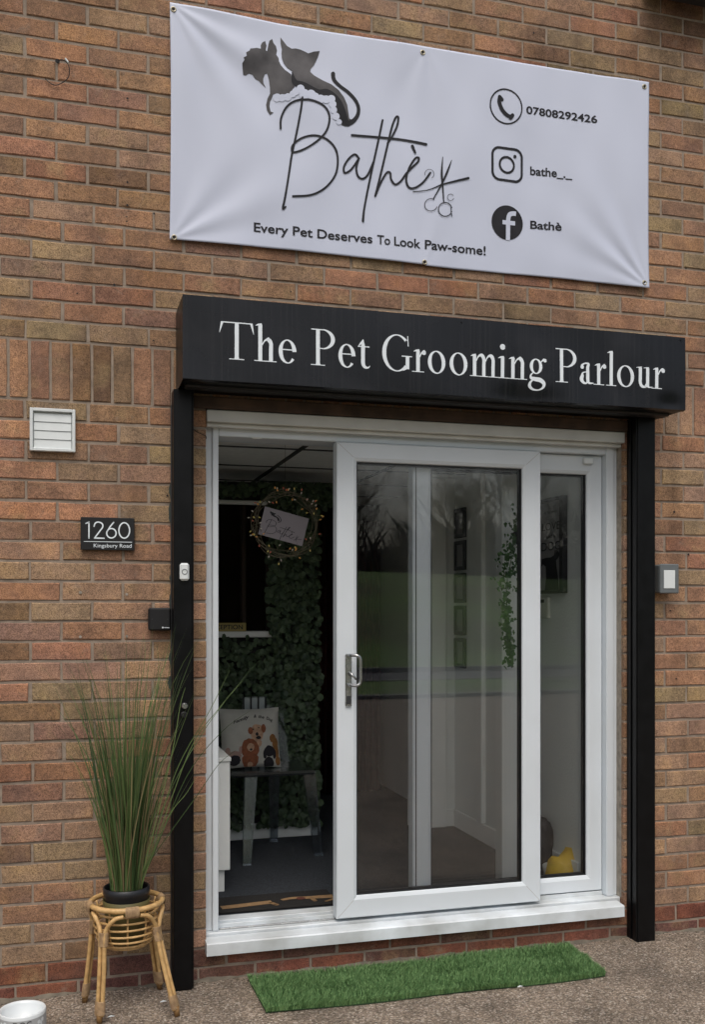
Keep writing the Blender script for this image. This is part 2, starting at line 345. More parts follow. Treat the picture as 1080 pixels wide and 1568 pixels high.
def ground_mat():
    m, t, b, N, L = new_mat('exposed_aggregate')
    b.inputs['Roughness'].default_value = .9
    g = N.new('ShaderNodeNewGeometry')
    v = N.new('ShaderNodeTexVoronoi'); v.inputs['Scale'].default_value = 150; v.inputs['Randomness'].default_value = 1
    v2 = N.new('ShaderNodeTexVoronoi'); v2.inputs['Scale'].default_value = 230
    wn = N.new('ShaderNodeTexNoise'); wn.inputs['Scale'].default_value = 60; wn.inputs['Detail'].default_value = 3
    L.new(g.outputs['Position'], wn.inputs['Vector'])
    va = N.new('ShaderNodeVectorMath'); va.operation = 'MULTIPLY_ADD'; va.inputs[1].default_value = (.012, .012, .012)
    L.new(wn.outputs['Color'], va.inputs[0]); L.new(g.outputs['Position'], va.inputs[2])
    L.new(va.outputs[0], v.inputs['Vector']); L.new(va.outputs[0], v2.inputs['Vector'])
    bw = N.new('ShaderNodeSeparateColor'); L.new(v.outputs['Color'], bw.inputs[0])
    r = N.new('ShaderNodeValToRGB'); e = r.color_ramp.elements
    pts = [(0, (.17, .137, .103)), (.3, (.30, .24, .182)), (.6, (.42, .335, .26)), (.8, (.50, .40, .32)), (.94, (.68, .60, .52))]
    while len(e) < len(pts): e.new(.5)
    for el, (p, c) in zip(e, pts): el.position = p; el.color = (*c, 1)
    L.new(bw.outputs[0], r.inputs[0])
    edge = N.new('ShaderNodeMapRange'); edge.inputs['From Min'].default_value = .2; edge.inputs['From Max'].default_value = .75
    edge.inputs['To Min'].default_value = 1.08; edge.inputs['To Max'].default_value = .58
    L.new(v.outputs['Distance'], edge.inputs['Value'])
    mu = N.new('ShaderNodeMix'); mu.data_type = 'RGBA'; mu.blend_type = 'MULTIPLY'; mu.inputs[0].default_value = 1
    L.new(r.outputs[0], mu.inputs[6]); L.new(edge.outputs[0], mu.inputs[7])
    big = N.new('ShaderNodeTexNoise'); big.inputs['Scale'].default_value = 3.2; big.inputs['Detail'].default_value = 8; big.inputs['Roughness'].default_value = .7
    L.new(g.outputs['Position'], big.inputs['Vector'])
    rb = N.new('ShaderNodeValToRGB'); rb.color_ramp.elements[0].position = .36; rb.color_ramp.elements[0].color = (.60, .59, .57, 1)
    rb.color_ramp.elements[1].position = .66; rb.color_ramp.elements[1].color = (1.22, 1.20, 1.15, 1)
    L.new(big.outputs['Fac'], rb.inputs[0])
    mu2 = N.new('ShaderNodeMix'); mu2.data_type = 'RGBA'; mu2.blend_type = 'MULTIPLY'; mu2.inputs[0].default_value = 1
    L.new(mu.outputs[2], mu2.inputs[6]); L.new(rb.outputs[0], mu2.inputs[7]); L.new(mu2.outputs[2], b.inputs['Base Color'])
    bu = N.new('ShaderNodeBump'); bu.inputs['Distance'].default_value = .006; bu.inputs['Strength'].default_value = 1; bu.invert = True
    ad = N.new('ShaderNodeMath'); ad.operation = 'ADD'; L.new(v.outputs['Distance'], ad.inputs[0]); L.new(v2.outputs['Distance'], ad.inputs[1])
    L.new(ad.outputs[0], bu.inputs['Height']); L.new(bu.outputs[0], b.inputs['Normal'])
    return m
M['ground'] = ground_mat()

# ------------------------------------------------------------------ setting: ground, road, verge, field
def sheet(name, x0, x1, y0, y1, z, m, nx=1, ny=1, zf=None):
    V = []; Fc = []
    for j in range(ny+1):
        for i in range(nx+1):
            x = x0+(x1-x0)*i/nx; y = y0+(y1-y0)*j/ny
            V.append((x, y, z + (zf(x, y) if zf else 0)))
    for j in range(ny):
        for i in range(nx): a = j*(nx+1)+i; Fc.append((a, a+1, a+nx+2, a+nx+1))
    o = MB().add(V, Fc).build(name, m, None, True); o['kind'] = 'structure'; return o
sheet('ground', -200, 200, -300, 200, -.14, M['turf'])
# forecourt, gently uneven, closer quads near the wall
def unev(x, y): return .004*sin(x*3.1+y*1.7)+.003*sin(x*7.7-y*5.2)-.003
sheet('forecourt', -14, 16, -11.3, .12, 0, M['ground'], 120, 50, unev)
sheet('verge', -60, 70, -14.4, -11.45, .05, M['turf'])
kb = MB().box(-60, 70, -11.45, -11.3, -.1, .07, .01).build('kerb', M['kerb']); kb['kind'] = 'structure'
sheet('road', -60, 70, -18.3, -14.55, -.04, M['asphalt'])
for yy in (-14.55, -18.45):
    k = MB().box(-60, 70, yy, yy+.15, -.1, .08, .01).build('kerb', M['kerb']); k['kind'] = 'structure'
sheet('field', -120, 130, -120, -18.45, .06, M['turf'], 60, 40,
      lambda x, y: 3.0*(1-exp(-((-18.45-y)/7.0)**1.6))+.15*sin(x*.21)*min(1, (-18.45-y)/5) if y < -18.45 else 0)

# bare winter trees beyond the road (seen mirrored in the glass)
def bare_tree(seed, h):
    R = random.Random(seed); mt = MB(); mb = MB()
    def grow(p, d, L_, r, depth, mbx):
        pts = [p]; q = Vector(p); dd = d.copy()
        for i in range(3):
            dd = (dd + Vector((R.uniform(-.25, .25), R.uniform(-.25, .25), R.uniform(-.06, .14)))).normalized()
            q = q + dd*L_/3; pts.append(q.copy())
        mbx.tube(pts, [r, r*.85, r*.72, r*.6], 5 if depth < 3 else 3, False)
        if depth >= 6: return
        for k in range((6, 4, 3, 3, 3, 3)[depth]):
            a = R.uniform(.3, .95); az = R.uniform(0, 2*pi)
            s = Vector((cos(az), sin(az), 0)); nd = (dd*cos(a)+s*sin(a)+Vector((0, 0, .12))).normalized()
            grow(pts[R.choice((1, 2, 3, 3))], nd, L_*R.uniform(.60, .84), max(r*.5, .005), depth+1, mb)
    grow(Vector((0, 0, 0)), Vector((0, 0, 1)), h*.20, h*.014, 0, mt)
    return mt, mb
protos = []
for s_, h_ in ((3, 11), (5, 13)):
    mt, mb = bare_tree(s_, h_)
    r = empty('bare_tree', 'leafless winter tree across the road, mirrored in the door glass', 'tree', (0, 0, 0), 'bare trees across the road')
    mt.build('trunk', M['bark'], r, True); mb.build('branches', M['bark'], r, True); protos.append(r)
RT = random.Random(11); spots = []
for i in range(26):
    spots.append((-8+i*2.3+RT.uniform(-1.2, 1.2), -38-(i*11 % 26)/26*30))
for i, (x, y) in enumerate(spots):
    p = protos[i % 2]
    if i < 2: o = p
    else:
        o = p.copy(); sc.collection.objects.link(o)
        for ch in p.children:
            c = ch.copy(); sc.collection.objects.link(c); c.parent = o; c.matrix_parent_inverse = Matrix()
    zt = 3.0*(1-exp(-((-18.45-y)/7.0)**1.6))
    o.location = (x, y, zt-.3); o.rotation_euler = (0, 0, RT.uniform(0, 6.28)); s = RT.uniform(.85, 1.15); o.scale = (s, s, s)
R = random.Random(77); m_ = MB()
for i in range(26000):
    x = R.uniform(-14, 60); y = -29.5-R.random()*5; zt = 3.0*(1-exp(-((-18.45-y)/7.0)**1.6)); h = R.uniform(.4, 2.0)*(.7+.3*sin(x*.7)*sin(x*.23+1))*(1.7 if R.random() < .12 else 1); w_ = R.uniform(.015, .05)
    lx, ly = R.gauss(0, .35)*h, R.gauss(0, .3)*h
    m_.add([(x-w_, y, zt-.1), (x+w_, y, zt-.1), (x+lx*.4+w_*.7, y+ly*.4, zt+h*.55), (x+lx, y+ly, zt+h)], [(0, 1, 2), (0, 2, 3)])
o = m_.build('hedgerow', M['bark']); tag(o, 'brown leafless hedgerow at the top of the field, mirrored in the door glass', 'hedge', None, 'stuff')
# ------------------------------------------------------------------ brick wall
OX0, OX1, OZ1 = .650, 2.490, 2.222       # door opening
SILLZ = .108
wall = empty('brick_wall', 'brown and tan brick shop front wall with a soldier course, red bricks at its foot', 'wall')
G0 = .125; PIT = .075
WX0, WX1, KTOP = -1.35, 4.3, 62
mb = MB(); mz1 = G0+PIT*KTOP
mb.box(WX0, OX0-.002, .0038, .11, -.05, mz1); mb.box(OX1+.002, WX1, .0038, .11, -.05, mz1)
mb.box(OX0-.002, OX1+.002, .0038, .11, OZ1+.004, mz1); mb.box(OX0-.002, OX1+.002, .0038, .11, -.05, SILLZ-.004)
mb.build('mortar', M['mortar'], wall)
PAL = {'r': (.38, .188, .118), 'o': (.375, .210, .128), 'b': (.30, .180, .115), 'y': (.335, .245, .150), 'p': (.295, .178, .130),
       'd': (.20, .122, .073), 't': (.385, .25, .168), 'R': (.22, .088, .058), 'P': (.16, .078, .062)}
ROWS = {46: 'oobb', 45: 'yrbb', 44: 'ooob', 43: 'bopb', 42: 'roob', 41: 'bott', 40: 'rotb', 39: 'drdb', 38: 'roob', 37: 'otot', 36: 'oobp',
        35: 'oyoo', 34: 'pbro', 33: 'yrry', 32: 'brpo', 31: 'dytb', 27: 'byoob', 26: 'ortpb', 25: 'rbbyo', 24: 'rytoy', 23: 'oooyt',
        22: 'rryoo', 21: 'obprb', 20: 'tdboo', 19: 'ytbyo', 18: 'rttob', 17: 'dybtt', 16: 'prbdo', 15: 'drpbt', 14: 'tttor', 13: 'rytto',
        12: 'dyybt', 11: 'tptot', 10: 'ttrob', 9: 'rrbtt', 8: 'ptpob', 7: 'ttybt', 6: 'typto', 5: 'dybty', 4: 'yybtt', 3: 'bobyt',
        2: 'byybb', 1: 'ytbyy', 0: 'ybyty', -1: 'RRPPRR', -2: 'RRPPPR'}
MEAN = (.345, .205, .125)
def colour(ch, R):
    c = PAL[ch]; k = .74 if ch not in 'RP' else 1
    c = tuple(v*k+m*(1-k) for v, m in zip(c, MEAN)); g = R.uniform(.88, 1.12); return tuple(max(.01, v*g*R.uniform(.95, 1.05)) for v in c)
# unit brick meshes: rounded uneven front face, 3 mm arris
def brick_mesh(seed):
    R = random.Random(seed); V = [(0, -.0005+R.uniform(-.0006, .0006), 0)]; hx, hz = .1075, .0325
    base = [(-1, -1), (-.4, -1), (.35, -1), (1, -1), (1, 1), (.3, 1), (-.35, 1), (-1, 1)]
    n = len(base)
    for k, ins in enumerate((.0032, 0)):
        for x, z in base:
            jx, jz = R.uniform(-.0019, .0015), R.uniform(-.0017, .0013)
            if R.random() < .06: jx -= .004*x; jz -= .003*z
            V.append((x*(hx-ins)+jx, (-.0004 if k == 0 else .0028)+R.uniform(-.0005, .0005), z*(hz-ins)+jz))
    for x, z in base: V.append((x*(hx-.0004), .10, z*(hz-.0004)))
    Fc = [(0, 1+i, 1+(i+1) % n) for i in range(n)]
    for l in (0, 1): Fc += [(1+l*n+i, 1+(l+1)*n+i, 1+(l+1)*n+(i+1) % n, 1+l*n+(i+1) % n) for i in range(n)]
    return V, Fc
VAR = [brick_mesh(100+i) for i in range(14)]
def seen(x, z):
    """photo pixel of a wall point"""
    dx = x-X0; fx = dx*cos(TH)-DIST*sin(TH); fz = dx*sin(TH)+DIST*cos(TH); return CX+F*fx/fz, CY-F*(z-EYE)/fz, F/fz
bricks = []   # (xc, zc, w, h(len), rot, colour)
RB = random.Random(21)
def weights(x, z):
    if x > 2.3: return 'ortbtoybot' if z < 2.2 else 'oytbyoytbr'
    if z > 3.7: return 'otbybrtoby'
    if z > 2.5: return 'otrbotyrto'
    return 'ortbtybopt'
def phase(k):
    if k >= 38: return -.023
    if k >= 32: return 0
    if k >= 22: return -.02
    if k >= 12: return -.004
    return .004
for k in range(-2, KTOP):
    if 28 <= k <= 30: continue
    z0 = G0+PIT*k+.005; z1 = z0+.065
    x = -1.35 + (0 if k % 2 else .1125) + phase(k)
    if k < 0: x = -1.35+(.055 if k == -1 else -.055)
    i0 = None
    while x < WX1-.1:
        a, b_ = x+.005, x+.220
        nxt = x+.225
        j = RB.uniform(-.004, .004)
        segs = [(a+j*.5, b_+j*.5)]
        overlap_open = z1 > SILLZ+.03 and z0 < OZ1-.01
        if overlap_open:
            if segs[0][0] < OX0 and OX0 < segs[0][1]+.04: segs = [(segs[0][0], OX0)]
            if segs[0][1] > OX1 and segs[0][0]-.04 < OX1: segs = [(OX1, segs[0][1])]
            out = []
            for s0, s1 in segs:
                if s1 <= OX0 or s0 >= OX1: out.append((s0, s1))
                else:
                    if s0 < OX0-.033: out.append((s0, OX0))
                    if s1 > OX1+.033: out.append((OX1, s1))
            segs = out
        for s0, s1 in segs:
            xc = (s0+s1)/2
            ch = None
            if k in ROWS:
                st = -.1125 if k % 2 == 0 else -.225
                idx = int(round((x-phase(k)-st)/.225)) if k >= 0 else int(round((x+.225)/.225))
                if 0 <= idx < len(ROWS[k]) and x < .75: ch = ROWS[k][idx]
            if ch is None: ch = RB.choice(weights(xc, z0)) if k >= 0 else RB.choice('RRRP')
            zz0 = z0
            if k == -2: pass
            bricks.append((xc, (zz0+z1)/2+RB.uniform(-.0012, .0012), s1-s0, .065, 0, colour(ch, RB)))
        x = nxt
# soldier course
SOL = 'obddyobboybp'
x = -1.35; i = 0
while x < WX1-.05:
    xc = x+.0375-.006
    idx = int(round((x+.0)/.075))
    ch = SOL[idx] if 0 <= idx < 8 else RB.choice('otbyorbb')
    bricks.append((xc, G0+PIT*29.5, .065, .215, 1, colour(ch, RB)))
    x += .075
# rank by how large each shows
def hidden(x, z):
    if .56 < x < 2.56 and 2.91 < z < 3.73: return True              # banner
    if .60 < x < 2.59 and 2.26 < z < 2.55: return True              # shutter box
    if .53 < x < .575 or 2.515 < x < 2.58: 
        if z < 2.24: return True
    return False
scored = []
for i, b_ in enumerate(bricks):
    px, py, s = seen(b_[0], b_[1]); vis = -60 < px < 1110 and -15 < py < 1568 and not hidden(b_[0], b_[1])
    if not (-40 < px < 1095): vis = vis and False
    scored.append((b_[2]*b_[3]*s*s if vis else 0, i))
scored.sort(reverse=True); top = {i for a, i in scored[:300] if a > 0}
shared = {}
far = MB(); farcol = []
for i, (xc, zc, ln, ht, rot, col) in enumerate(bricks):
    vi = RB.randrange(len(VAR)); V, Fc = VAR[vi]
    prot = RB.uniform(-.0018, .0012); tilt = radians(RB.uniform(-.35, .35))
    if i in top:
        if vi not in shared:
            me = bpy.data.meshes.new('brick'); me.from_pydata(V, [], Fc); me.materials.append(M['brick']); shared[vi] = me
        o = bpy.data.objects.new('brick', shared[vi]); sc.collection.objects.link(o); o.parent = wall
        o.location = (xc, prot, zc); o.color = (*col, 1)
        if rot: o.rotation_euler = (0, pi/2+tilt, 0)
        else: o.rotation_euler = (0, tilt, 0); o.scale = (ln/.215, 1, 1)
    else:
        if rot: VV = [(xc+v[2], v[1]+prot, zc+v[0]) for v in V]
        else: VV = [(xc+v[0]*ln/.215, v[1]+prot, zc+v[2]) for v in V]
        fc = Fc if not rot else [f[::-1] for f in Fc]
        far.add(VV, fc); r_ = RB.random()
        farcol += [(*col, r_)]*len(VV)
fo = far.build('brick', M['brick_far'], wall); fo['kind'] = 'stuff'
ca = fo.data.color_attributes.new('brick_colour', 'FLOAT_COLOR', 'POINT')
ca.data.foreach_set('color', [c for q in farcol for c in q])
R = random.Random(41)
for py0, py1, px in ((905, 935, 262), (995, 1018, 261.5), (1035, 1055, 260), (880, 890, 262), (770, 800, 261), (740, 762, 261.5)):
    m_ = MB(); n = 12; V = []
    for i in range(n+1):
        y_ = py0+(py1-py0)*i/n; w_ = (2.2*sin(pi*i/n)+R.uniform(.2, 1.2)); V += [W(px-w_, y_, -.0048), W(px+2.5, y_, -.0048)]
    m_.add(V, [(2*i, 2*i+2, 2*i+3, 2*i+1) for i in range(n)]); m_.build('paint_smear', M['green_paint'], wall)
# drilled holes and old fixings
def disc(mbx, c, r, y, n=10):
    V = [(c[0], y, c[2])]+[(c[0]+r*cos(2*pi*i/n), y, c[2]+r*sin(2*pi*i/n)) for i in range(n)]
    mbx.add(V, [(0, 1+(i+1) % n, 1+i) for i in range(n)])
for px, py, r in ((195, 152, .004), (195, 280, .004), (195, 315, .0045), (194, 333, .003), (194, 340, .003), (175, 437, .005), (236, 328, .004),
                  (817, 52, .004), (993, 708, .004), (1032, 784, .005), (1054, 849, .005), (1026, 935, .004), (1035, 1039, .004), (982, 408, .004), (1050, 412, .004),
                  (118, 450, .003), (235, 522, .003), (256, 759, .004), (445, 447, .003)):
    p = W(px, py); m_ = MB(); disc(m_, p, r, -.0042); m_.build('drill_hole', M['in_black'], wall)
for px, py in ((123, 907), (194, 910), (123, 975), (194, 974)):
    p = W(px, py); m_ = MB(); disc(m_, p, .0055, -.0046); disc(m_, p, .003, -.0052); m_.build('wall_plug', M['sealant'], wall)

# ------------------------------------------------------------------ print helpers
def ribbon(mbx, P, wd, mp, off=0.0):
    """P: list of (u,v[,width-mult]); mp maps (u,v,off)->world; offsets in uv units"""
    n = len(P); V = []
    for i in range(n):
        a, b_ = P[max(0, i-1)], P[min(n-1, i+1)]
        dx, dy = b_[0]-a[0], b_[1]-a[1]; l = hypot(dx, dy) or 1
        w_ = (wd[i] if isinstance(wd, (list, tuple)) else wd)/2
        nx, ny = -dy/l*w_, dx/l*w_
        V.append(mp(P[i][0]+nx, P[i][1]+ny, off)); V.append(mp(P[i][0]-nx, P[i][1]-ny, off))
    mbx.add(V, [(2*i, 2*i+1, 2*i+3, 2*i+2) for i in range(n-1)])
def stroke(mbx, P, wd, mp, off, n=8):
    """smooth ribbon with round ends; P points (x,y) or (x,y,w)"""
    Q = [(p[0], p[1], (p[2] if len(p) > 2 else 1)) for p in P]
    S = spline(Q, n); ribbon(mbx, S, [wd*max(.05, s[2]) for s in S], mp, off)
    for e in (S[0], S[-1]):
        r = wd*max(.05, e[2])/2
        if r > 0: mbx.add([mp(e[0]+r*cos(2*pi*i/8), e[1]+r*sin(2*pi*i/8), off) for i in range(8)], [tuple(range(8))])
def poly_fill(mbx, P, mp, off):
    import mathutils.geometry as mg
    tris = mg.tessellate_polygon([[Vector((p[0], p[1], 0)) for p in P]])
    span = max(max(p[0] for p in P)-min(p[0] for p in P), max(p[1] for p in P)-min(p[1] for p in P)); lim = span/22
    stack = [tuple((P[i][0], P[i][1]) for i in t) for t in tris]; V = []; Fc = []
    while stack:
        a, b_, c = stack.pop(); e = [hypot(a[0]-b_[0], a[1]-b_[1]), hypot(b_[0]-c[0], b_[1]-c[1]), hypot(c[0]-a[0], c[1]-a[1])]
        k = e.index(max(e))
        if e[k] > lim:
            q = (a, b_, c); p, r, o = q[k], q[(k+1) % 3], q[(k+2) % 3]; m = ((p[0]+r[0])/2, (p[1]+r[1])/2)
            stack += [(p, m, o), (m, r, o)]
        else: V += [mp(a[0], a[1], off), mp(b_[0], b_[1], off), mp(c[0], c[1], off)]; Fc.append((len(V)-3, len(V)-2, len(V)-1))
    mbx.add(V, Fc)
def text_geo(s, bold=0.0, shear=0.0):
    cu = bpy.data.curves.new('t', 'FONT'); cu.body = s; cu.size = 1; cu.offset = bold; cu.shear = shear; cu.resolution_u = 4
    ob = bpy.data.objects.new('t', cu); sc.collection.objects.link(ob)
    dg = bpy.context.evaluated_depsgraph_get(); me = bpy.data.meshes.new_from_object(ob.evaluated_get(dg))
    V = [tuple(v.co) for v in me.vertices]; Fc = [tuple(p.vertices) for p in me.polygons]
    bpy.data.objects.remove(ob); bpy.data.curves.remove(cu); bpy.data.meshes.remove(me)
    return V, Fc
def text_fit(mbx, s, p0, p1, h, mp, off=0, bold=0.0, ref='H', shear=0.0):
    """baseline from p0 to p1 (uv), cap height h"""
    V, Fc = text_geo(s, bold, shear); x0 = min(v[0] for v in V); x1 = max(v[0] for v in V)
    HV, _ = text_geo(ref, bold); hh = max(v[1] for v in HV)-min(v[1] for v in HV); b0 = min(v[1] for v in HV)
    ux, uy = p1[0]-p0[0], p1[1]-p0[1]; sgn = 1 if h > 0 else -1
    VV = []
    for v in V:
        t = (v[0]-x0)/(x1-x0); q = (v[1]-b0)/hh
        VV.append(mp(p0[0]+ux*t, p0[1]+uy*t+h*q, off))
    mbx.add(VV, Fc)

# ------------------------------------------------------------------ banner
BC = [W(259, 10), W(992, 128.5), W(991, 440), W(260.5, 372)]   # TL TR BR BL
BX0, BX1 = .508, 2.606; BZ0, BZ1 = 2.866, 3.777
def wr(x, z):
    u = (x-BX0)/(BX1-BX0); v = (z-BZ0)/(BZ1-BZ0); y = -.016
    def fold(cx, cz, a0, k, amp, reach):
        dx, dz = x-cx, z-cz; r = hypot(dx, dz); a = math.atan2(dz, dx)
        return amp*sin(k*(a-a0))*exp(-((a-a0)/.55)**2)*(r/reach)*exp(1-r/reach) if r > 1e-4 else 0
    y += fold(BX0, BZ1, -.82, 13, .0036, .28) + fold(BX0, BZ1, -.35, 11, .002, .4)
    y += fold(BX0, BZ0, .62, 12, .0028, .25) + fold(BX1, BZ0, pi-.85, 15, .0045, .2)
    y += fold((BX0+BX1)/2, BZ1, -1.57, 8, .0025, .25) + fold((BX0+BX1)/2, BZ0, 1.57, 7, .0025, .25)
    y += .0035*sin(4.1*x+2.3*z)+.002*sin(9.0*x-5.5*z+1)+.0011*sin(17*x+13*z)+.0007*sin(31*x-9*z)
    y += .005*sin(u*pi*2.0)**2*(2*abs(v-.5))**3
    return min(y, -.0065)
def bw(x, z, off=0): return (x, wr(x, z)-off, z)
def bp(px, py, off=0):
    p = W(px, py, -.016); return bw(p[0], p[2], off)
ban = empty('banner', 'large white vinyl banner with the pet logo, phone number and social icons', 'banner', ((BX0+BX1)/2, -.01, BZ0))
V = []; NX, NZ = 260, 120
for j in range(NZ+1):
    for i in range(NX+1):
        u = i/NX; v = j/NZ
        x = BX0+(BX1-BX0)*u + .004*sin(v*pi)*(1 if u < .5 else -1)*abs(2*u-1)
        zlo = BZ0+.004*sin(u*pi*2)**2 + (.004 if u < .5 else 0); zhi = BZ1-.005*sin(u*2*pi)**2 - .004*u*(1-u)*4
        z = zlo+(zhi-zlo)*v
        V.append(bw(x, z))
Fc = [(j*(NX+1)+i, j*(NX+1)+i+1, (j+1)*(NX+1)+i+1, (j+1)*(NX+1)+i) for j in range(NZ) for i in range(NX)]
bs = MB().add(V, Fc).build('sheet', M['banner'], ban, True)
sm = bs.modifiers.new('thick', 'SOLIDIFY'); sm.thickness = .0012; sm.offset = -1
for px, py in ((265.5, 16), (648, 80.5), (987, 133.5), (267, 363.5), (650.5, 402), (987, 433.5)):
    c = bp(px, py); m_ = MB(); m_.ring((c[0], c[1]-.001, c[2]), .0085, .003, 20, 6, 'y')
    e = m_.build('eyelet', M['brass'], ban, True)
    m2 = MB(); disc(m2, c, .0058, c[1]-.0014, 14); m2.build('eyelet_hole', M['in_black'], e)
# logo: coordinates traced in a magnified frame (zoom 2.842 from photo (360,40))
def lg(u, v, off=0): return bp(360+u/2.842, 40+v/2.842, off)
m_ = MB()
dog = [(48, 216), (36, 214), (33, 190), (31, 165), (41, 150), (36, 142), (50, 135), (47, 120), (62, 112), (66, 102), (80, 100), (95, 97), (112, 100), (112, 84), (120, 70), (132, 64), (138, 85),
       (134, 106), (140, 110), (146, 80), (151, 62), (163, 54), (169, 72), (180, 86), (184, 106), (180, 124), (190, 140), (192, 156), (200, 174), (216, 194), (243, 213), (247, 240), (258, 268), (252, 284), (236, 302),
       (212, 300), (196, 306), (180, 298), (166, 300), (160, 316), (152, 332), (150, 352), (155, 374), (168, 379), (152, 390), (139, 370), (135, 345), (141, 318), (152, 296), (151, 270),
       (146, 236), (139, 211), (129, 214), (122, 232), (123, 250), (134, 272), (115, 253), (103, 240), (88, 232), (76, 214), (60, 208)]
cat = [(199, 47), (214, 66), (227, 84), (248, 97), (265, 96), (285, 101), (305, 110), (320, 118), (345, 110), (370, 108), (362, 134), (352, 156), (343, 172), (330, 187), (328, 200), (345, 216), (383, 238),
       (420, 256), (450, 280), (474, 312), (488, 345), (494, 385), (497, 404), (512, 412), (498, 428), (482, 440), (464, 434), (458, 420), (444, 398), (440, 370), (428, 348), (420, 318), (396, 300), (372, 304), (345, 292),
       (318, 284), (296, 262), (278, 256), (262, 270), (252, 252), (246, 232), (248, 200), (228, 186), (212, 165), (204, 140), (203, 118), (205, 100), (200, 75)]
poly_fill(m_, dog, lg, .0012)
m_.build('dog_print', M['ink_mid'], ban)
m_ = MB(); poly_fill(m_, cat, lg, .0014)
m_.build('cat_print', M['ink_mid'], ban)
m_ = MB()
stroke(m_, [(427, 208, 1.2), (431, 235, 1.1), (455, 262), (492, 290), (522, 322), (537, 355), (534, 388, 1.1), (516, 414, 1.3), (490, 428, 1.6)], 15, lg, .0016)
stroke(m_, [(248, 205, .2), (260, 250, 1.3), (300, 262, 1.4), (360, 292, 1.4), (400, 292, 1.5), (440, 325, 1.6), (462, 370, 1.7), (478, 420, 1.6)], 20, lg, .0019)
m_.build('cat_tail_print', M['ink'], ban)
m_ = MB()
for k, (u, v, r) in enumerate(((182, 306, 13), (204, 308, 12), (228, 305, 12), (250, 292, 11), (262, 282, 12), (284, 268, 13), (300, 292, 17), (330, 292, 15), (348, 302, 13), (372, 312, 14), (396, 314, 13), (418, 312, 13), (424, 335, 12), (428, 360, 11), (438, 388, 12), (452, 412, 9))):
    r *= 1.35; v += 9; m_.add([lg(u+r*cos(2*pi*i/18), v+r*sin(2*pi*i/18), .0021+k*.00002) for i in range(18)], [tuple(range(18))])
m_.build('foam_print', M['banner'], ban)
m_ = MB(); o_ = .0024
S = [([(292, 315), (285, 372), (267, 470), (247, 560), (231, 660), (216, 750), (207, 797, 1.1), (219, 790, .8)], 9),
     ([(198, 450), (200, 403), (226, 353), (270, 328), (330, 326), (384, 350), (409, 392), (402, 448), (372, 490), (320, 528), (272, 549), (248, 549), (252, 520), (290, 490), (345, 479), (398, 496), (436, 536), (447, 588), (436, 650), (392, 706), (330, 738), (250, 745)], 9),
     ([(540, 578), (522, 560), (496, 578), (474, 614), (478, 640), (503, 628), (530, 592), (537, 582), (528, 620), (536, 655), (556, 665), (578, 648), (604, 590)], 9),
     ([(643, 410), (626, 490), (602, 600), (578, 715), (562, 800), (557, 850, 1.2)], 9),
     ([(508, 477), (600, 484), (720, 494), (833, 515, 1.1)], 10),
     ([(611, 740), (636, 640), (664, 520), (684, 440), (702, 396), (713, 398), (706, 436), (684, 482), (664, 512)], 9),
     ([(613, 735), (634, 684), (660, 640), (676, 640), (680, 668), (698, 690), (722, 676), (744, 645), (770, 618), (796, 592), (800, 575), (784, 578), (757, 622), (745, 670), (758, 704), (786, 704), (820, 680), (850, 640)], 9),
     ([(772, 523, 1.3), (785, 553, .9)], 10),
     ([(775, 722, .5), (840, 715, .5), (900, 692, .8), (960, 676, 1.1), (1016, 663, 1.3)], 8),
     ([(905, 570, .3), (900, 640, 1), (903, 690, .9), (908, 770, .5)], 9), ([(943, 585, .3), (922, 640, 1), (898, 692, .8), (862, 755, .5)], 9),
     ([(940, 785, .4), (941, 810, .8), (945, 830, .5)], 5)]
for k, (P, wd) in enumerate(S): stroke(m_, P, wd, lg, o_+.00006*k, 8)
def circ(mbx, cu, cv, r, wd, mp, off, a0=0, a1=2*pi, rv=None):
    P = [(cu+r*cos(a0+(a1-a0)*i/36), cv+(rv or r)*sin(a0+(a1-a0)*i/36)) for i in range(37)]; ribbon(mbx, P, wd, mp, off)
circ(m_, 852, 780, 27, 3, lg, .0034, .3, 5.3); circ(m_, 914, 800, 30, 4, lg, .0035, .2, 6.1); circ(m_, 938, 747, 14, 2.2, lg, .0034, .3, 5.8); circ(m_, 846, 645, 20, 2, lg, .0034, 2.8, 7.4)
m_.build('script_lettering', M['ink'], ban)
for w_s, xa, xb in (('Every', 388.8, 441.5), ('Pet', 448.3, 479), ('Deserves', 486.2, 570.4), ('To', 577.6, 597.5), ('Look', 603.6, 644.4), ('Paw-some!', 651, 744.8)):
    yb = lambda q: 355.2+(q-389)*.1005
    m_ = MB(); text_fit(m_, w_s, (xa, yb(xa)), (xb, yb(xb)), -14, bp, .0016, .018); m_.build('slogan_word', M['ink'], ban)
m_ = MB(); text_fit(m_, '07808292426', (805.5, 175.5), (914.5, 190), -12, bp, .0016, .022, '0'); m_.build('phone_number_lettering', M['ink'], ban)
m_ = MB(); text_fit(m_, 'bathe_._', (812.5, 268), (876, 274.5), -13, bp, .0016, .02); m_.build('handle_lettering', M['ink'], ban)
m_ = MB(); text_fit(m_, 'Bath\u00e8', (812.5, 350.5), (860, 354), -12.5, bp, .0016, .02, 'B'); m_.build('name_lettering', M['ink'], ban)
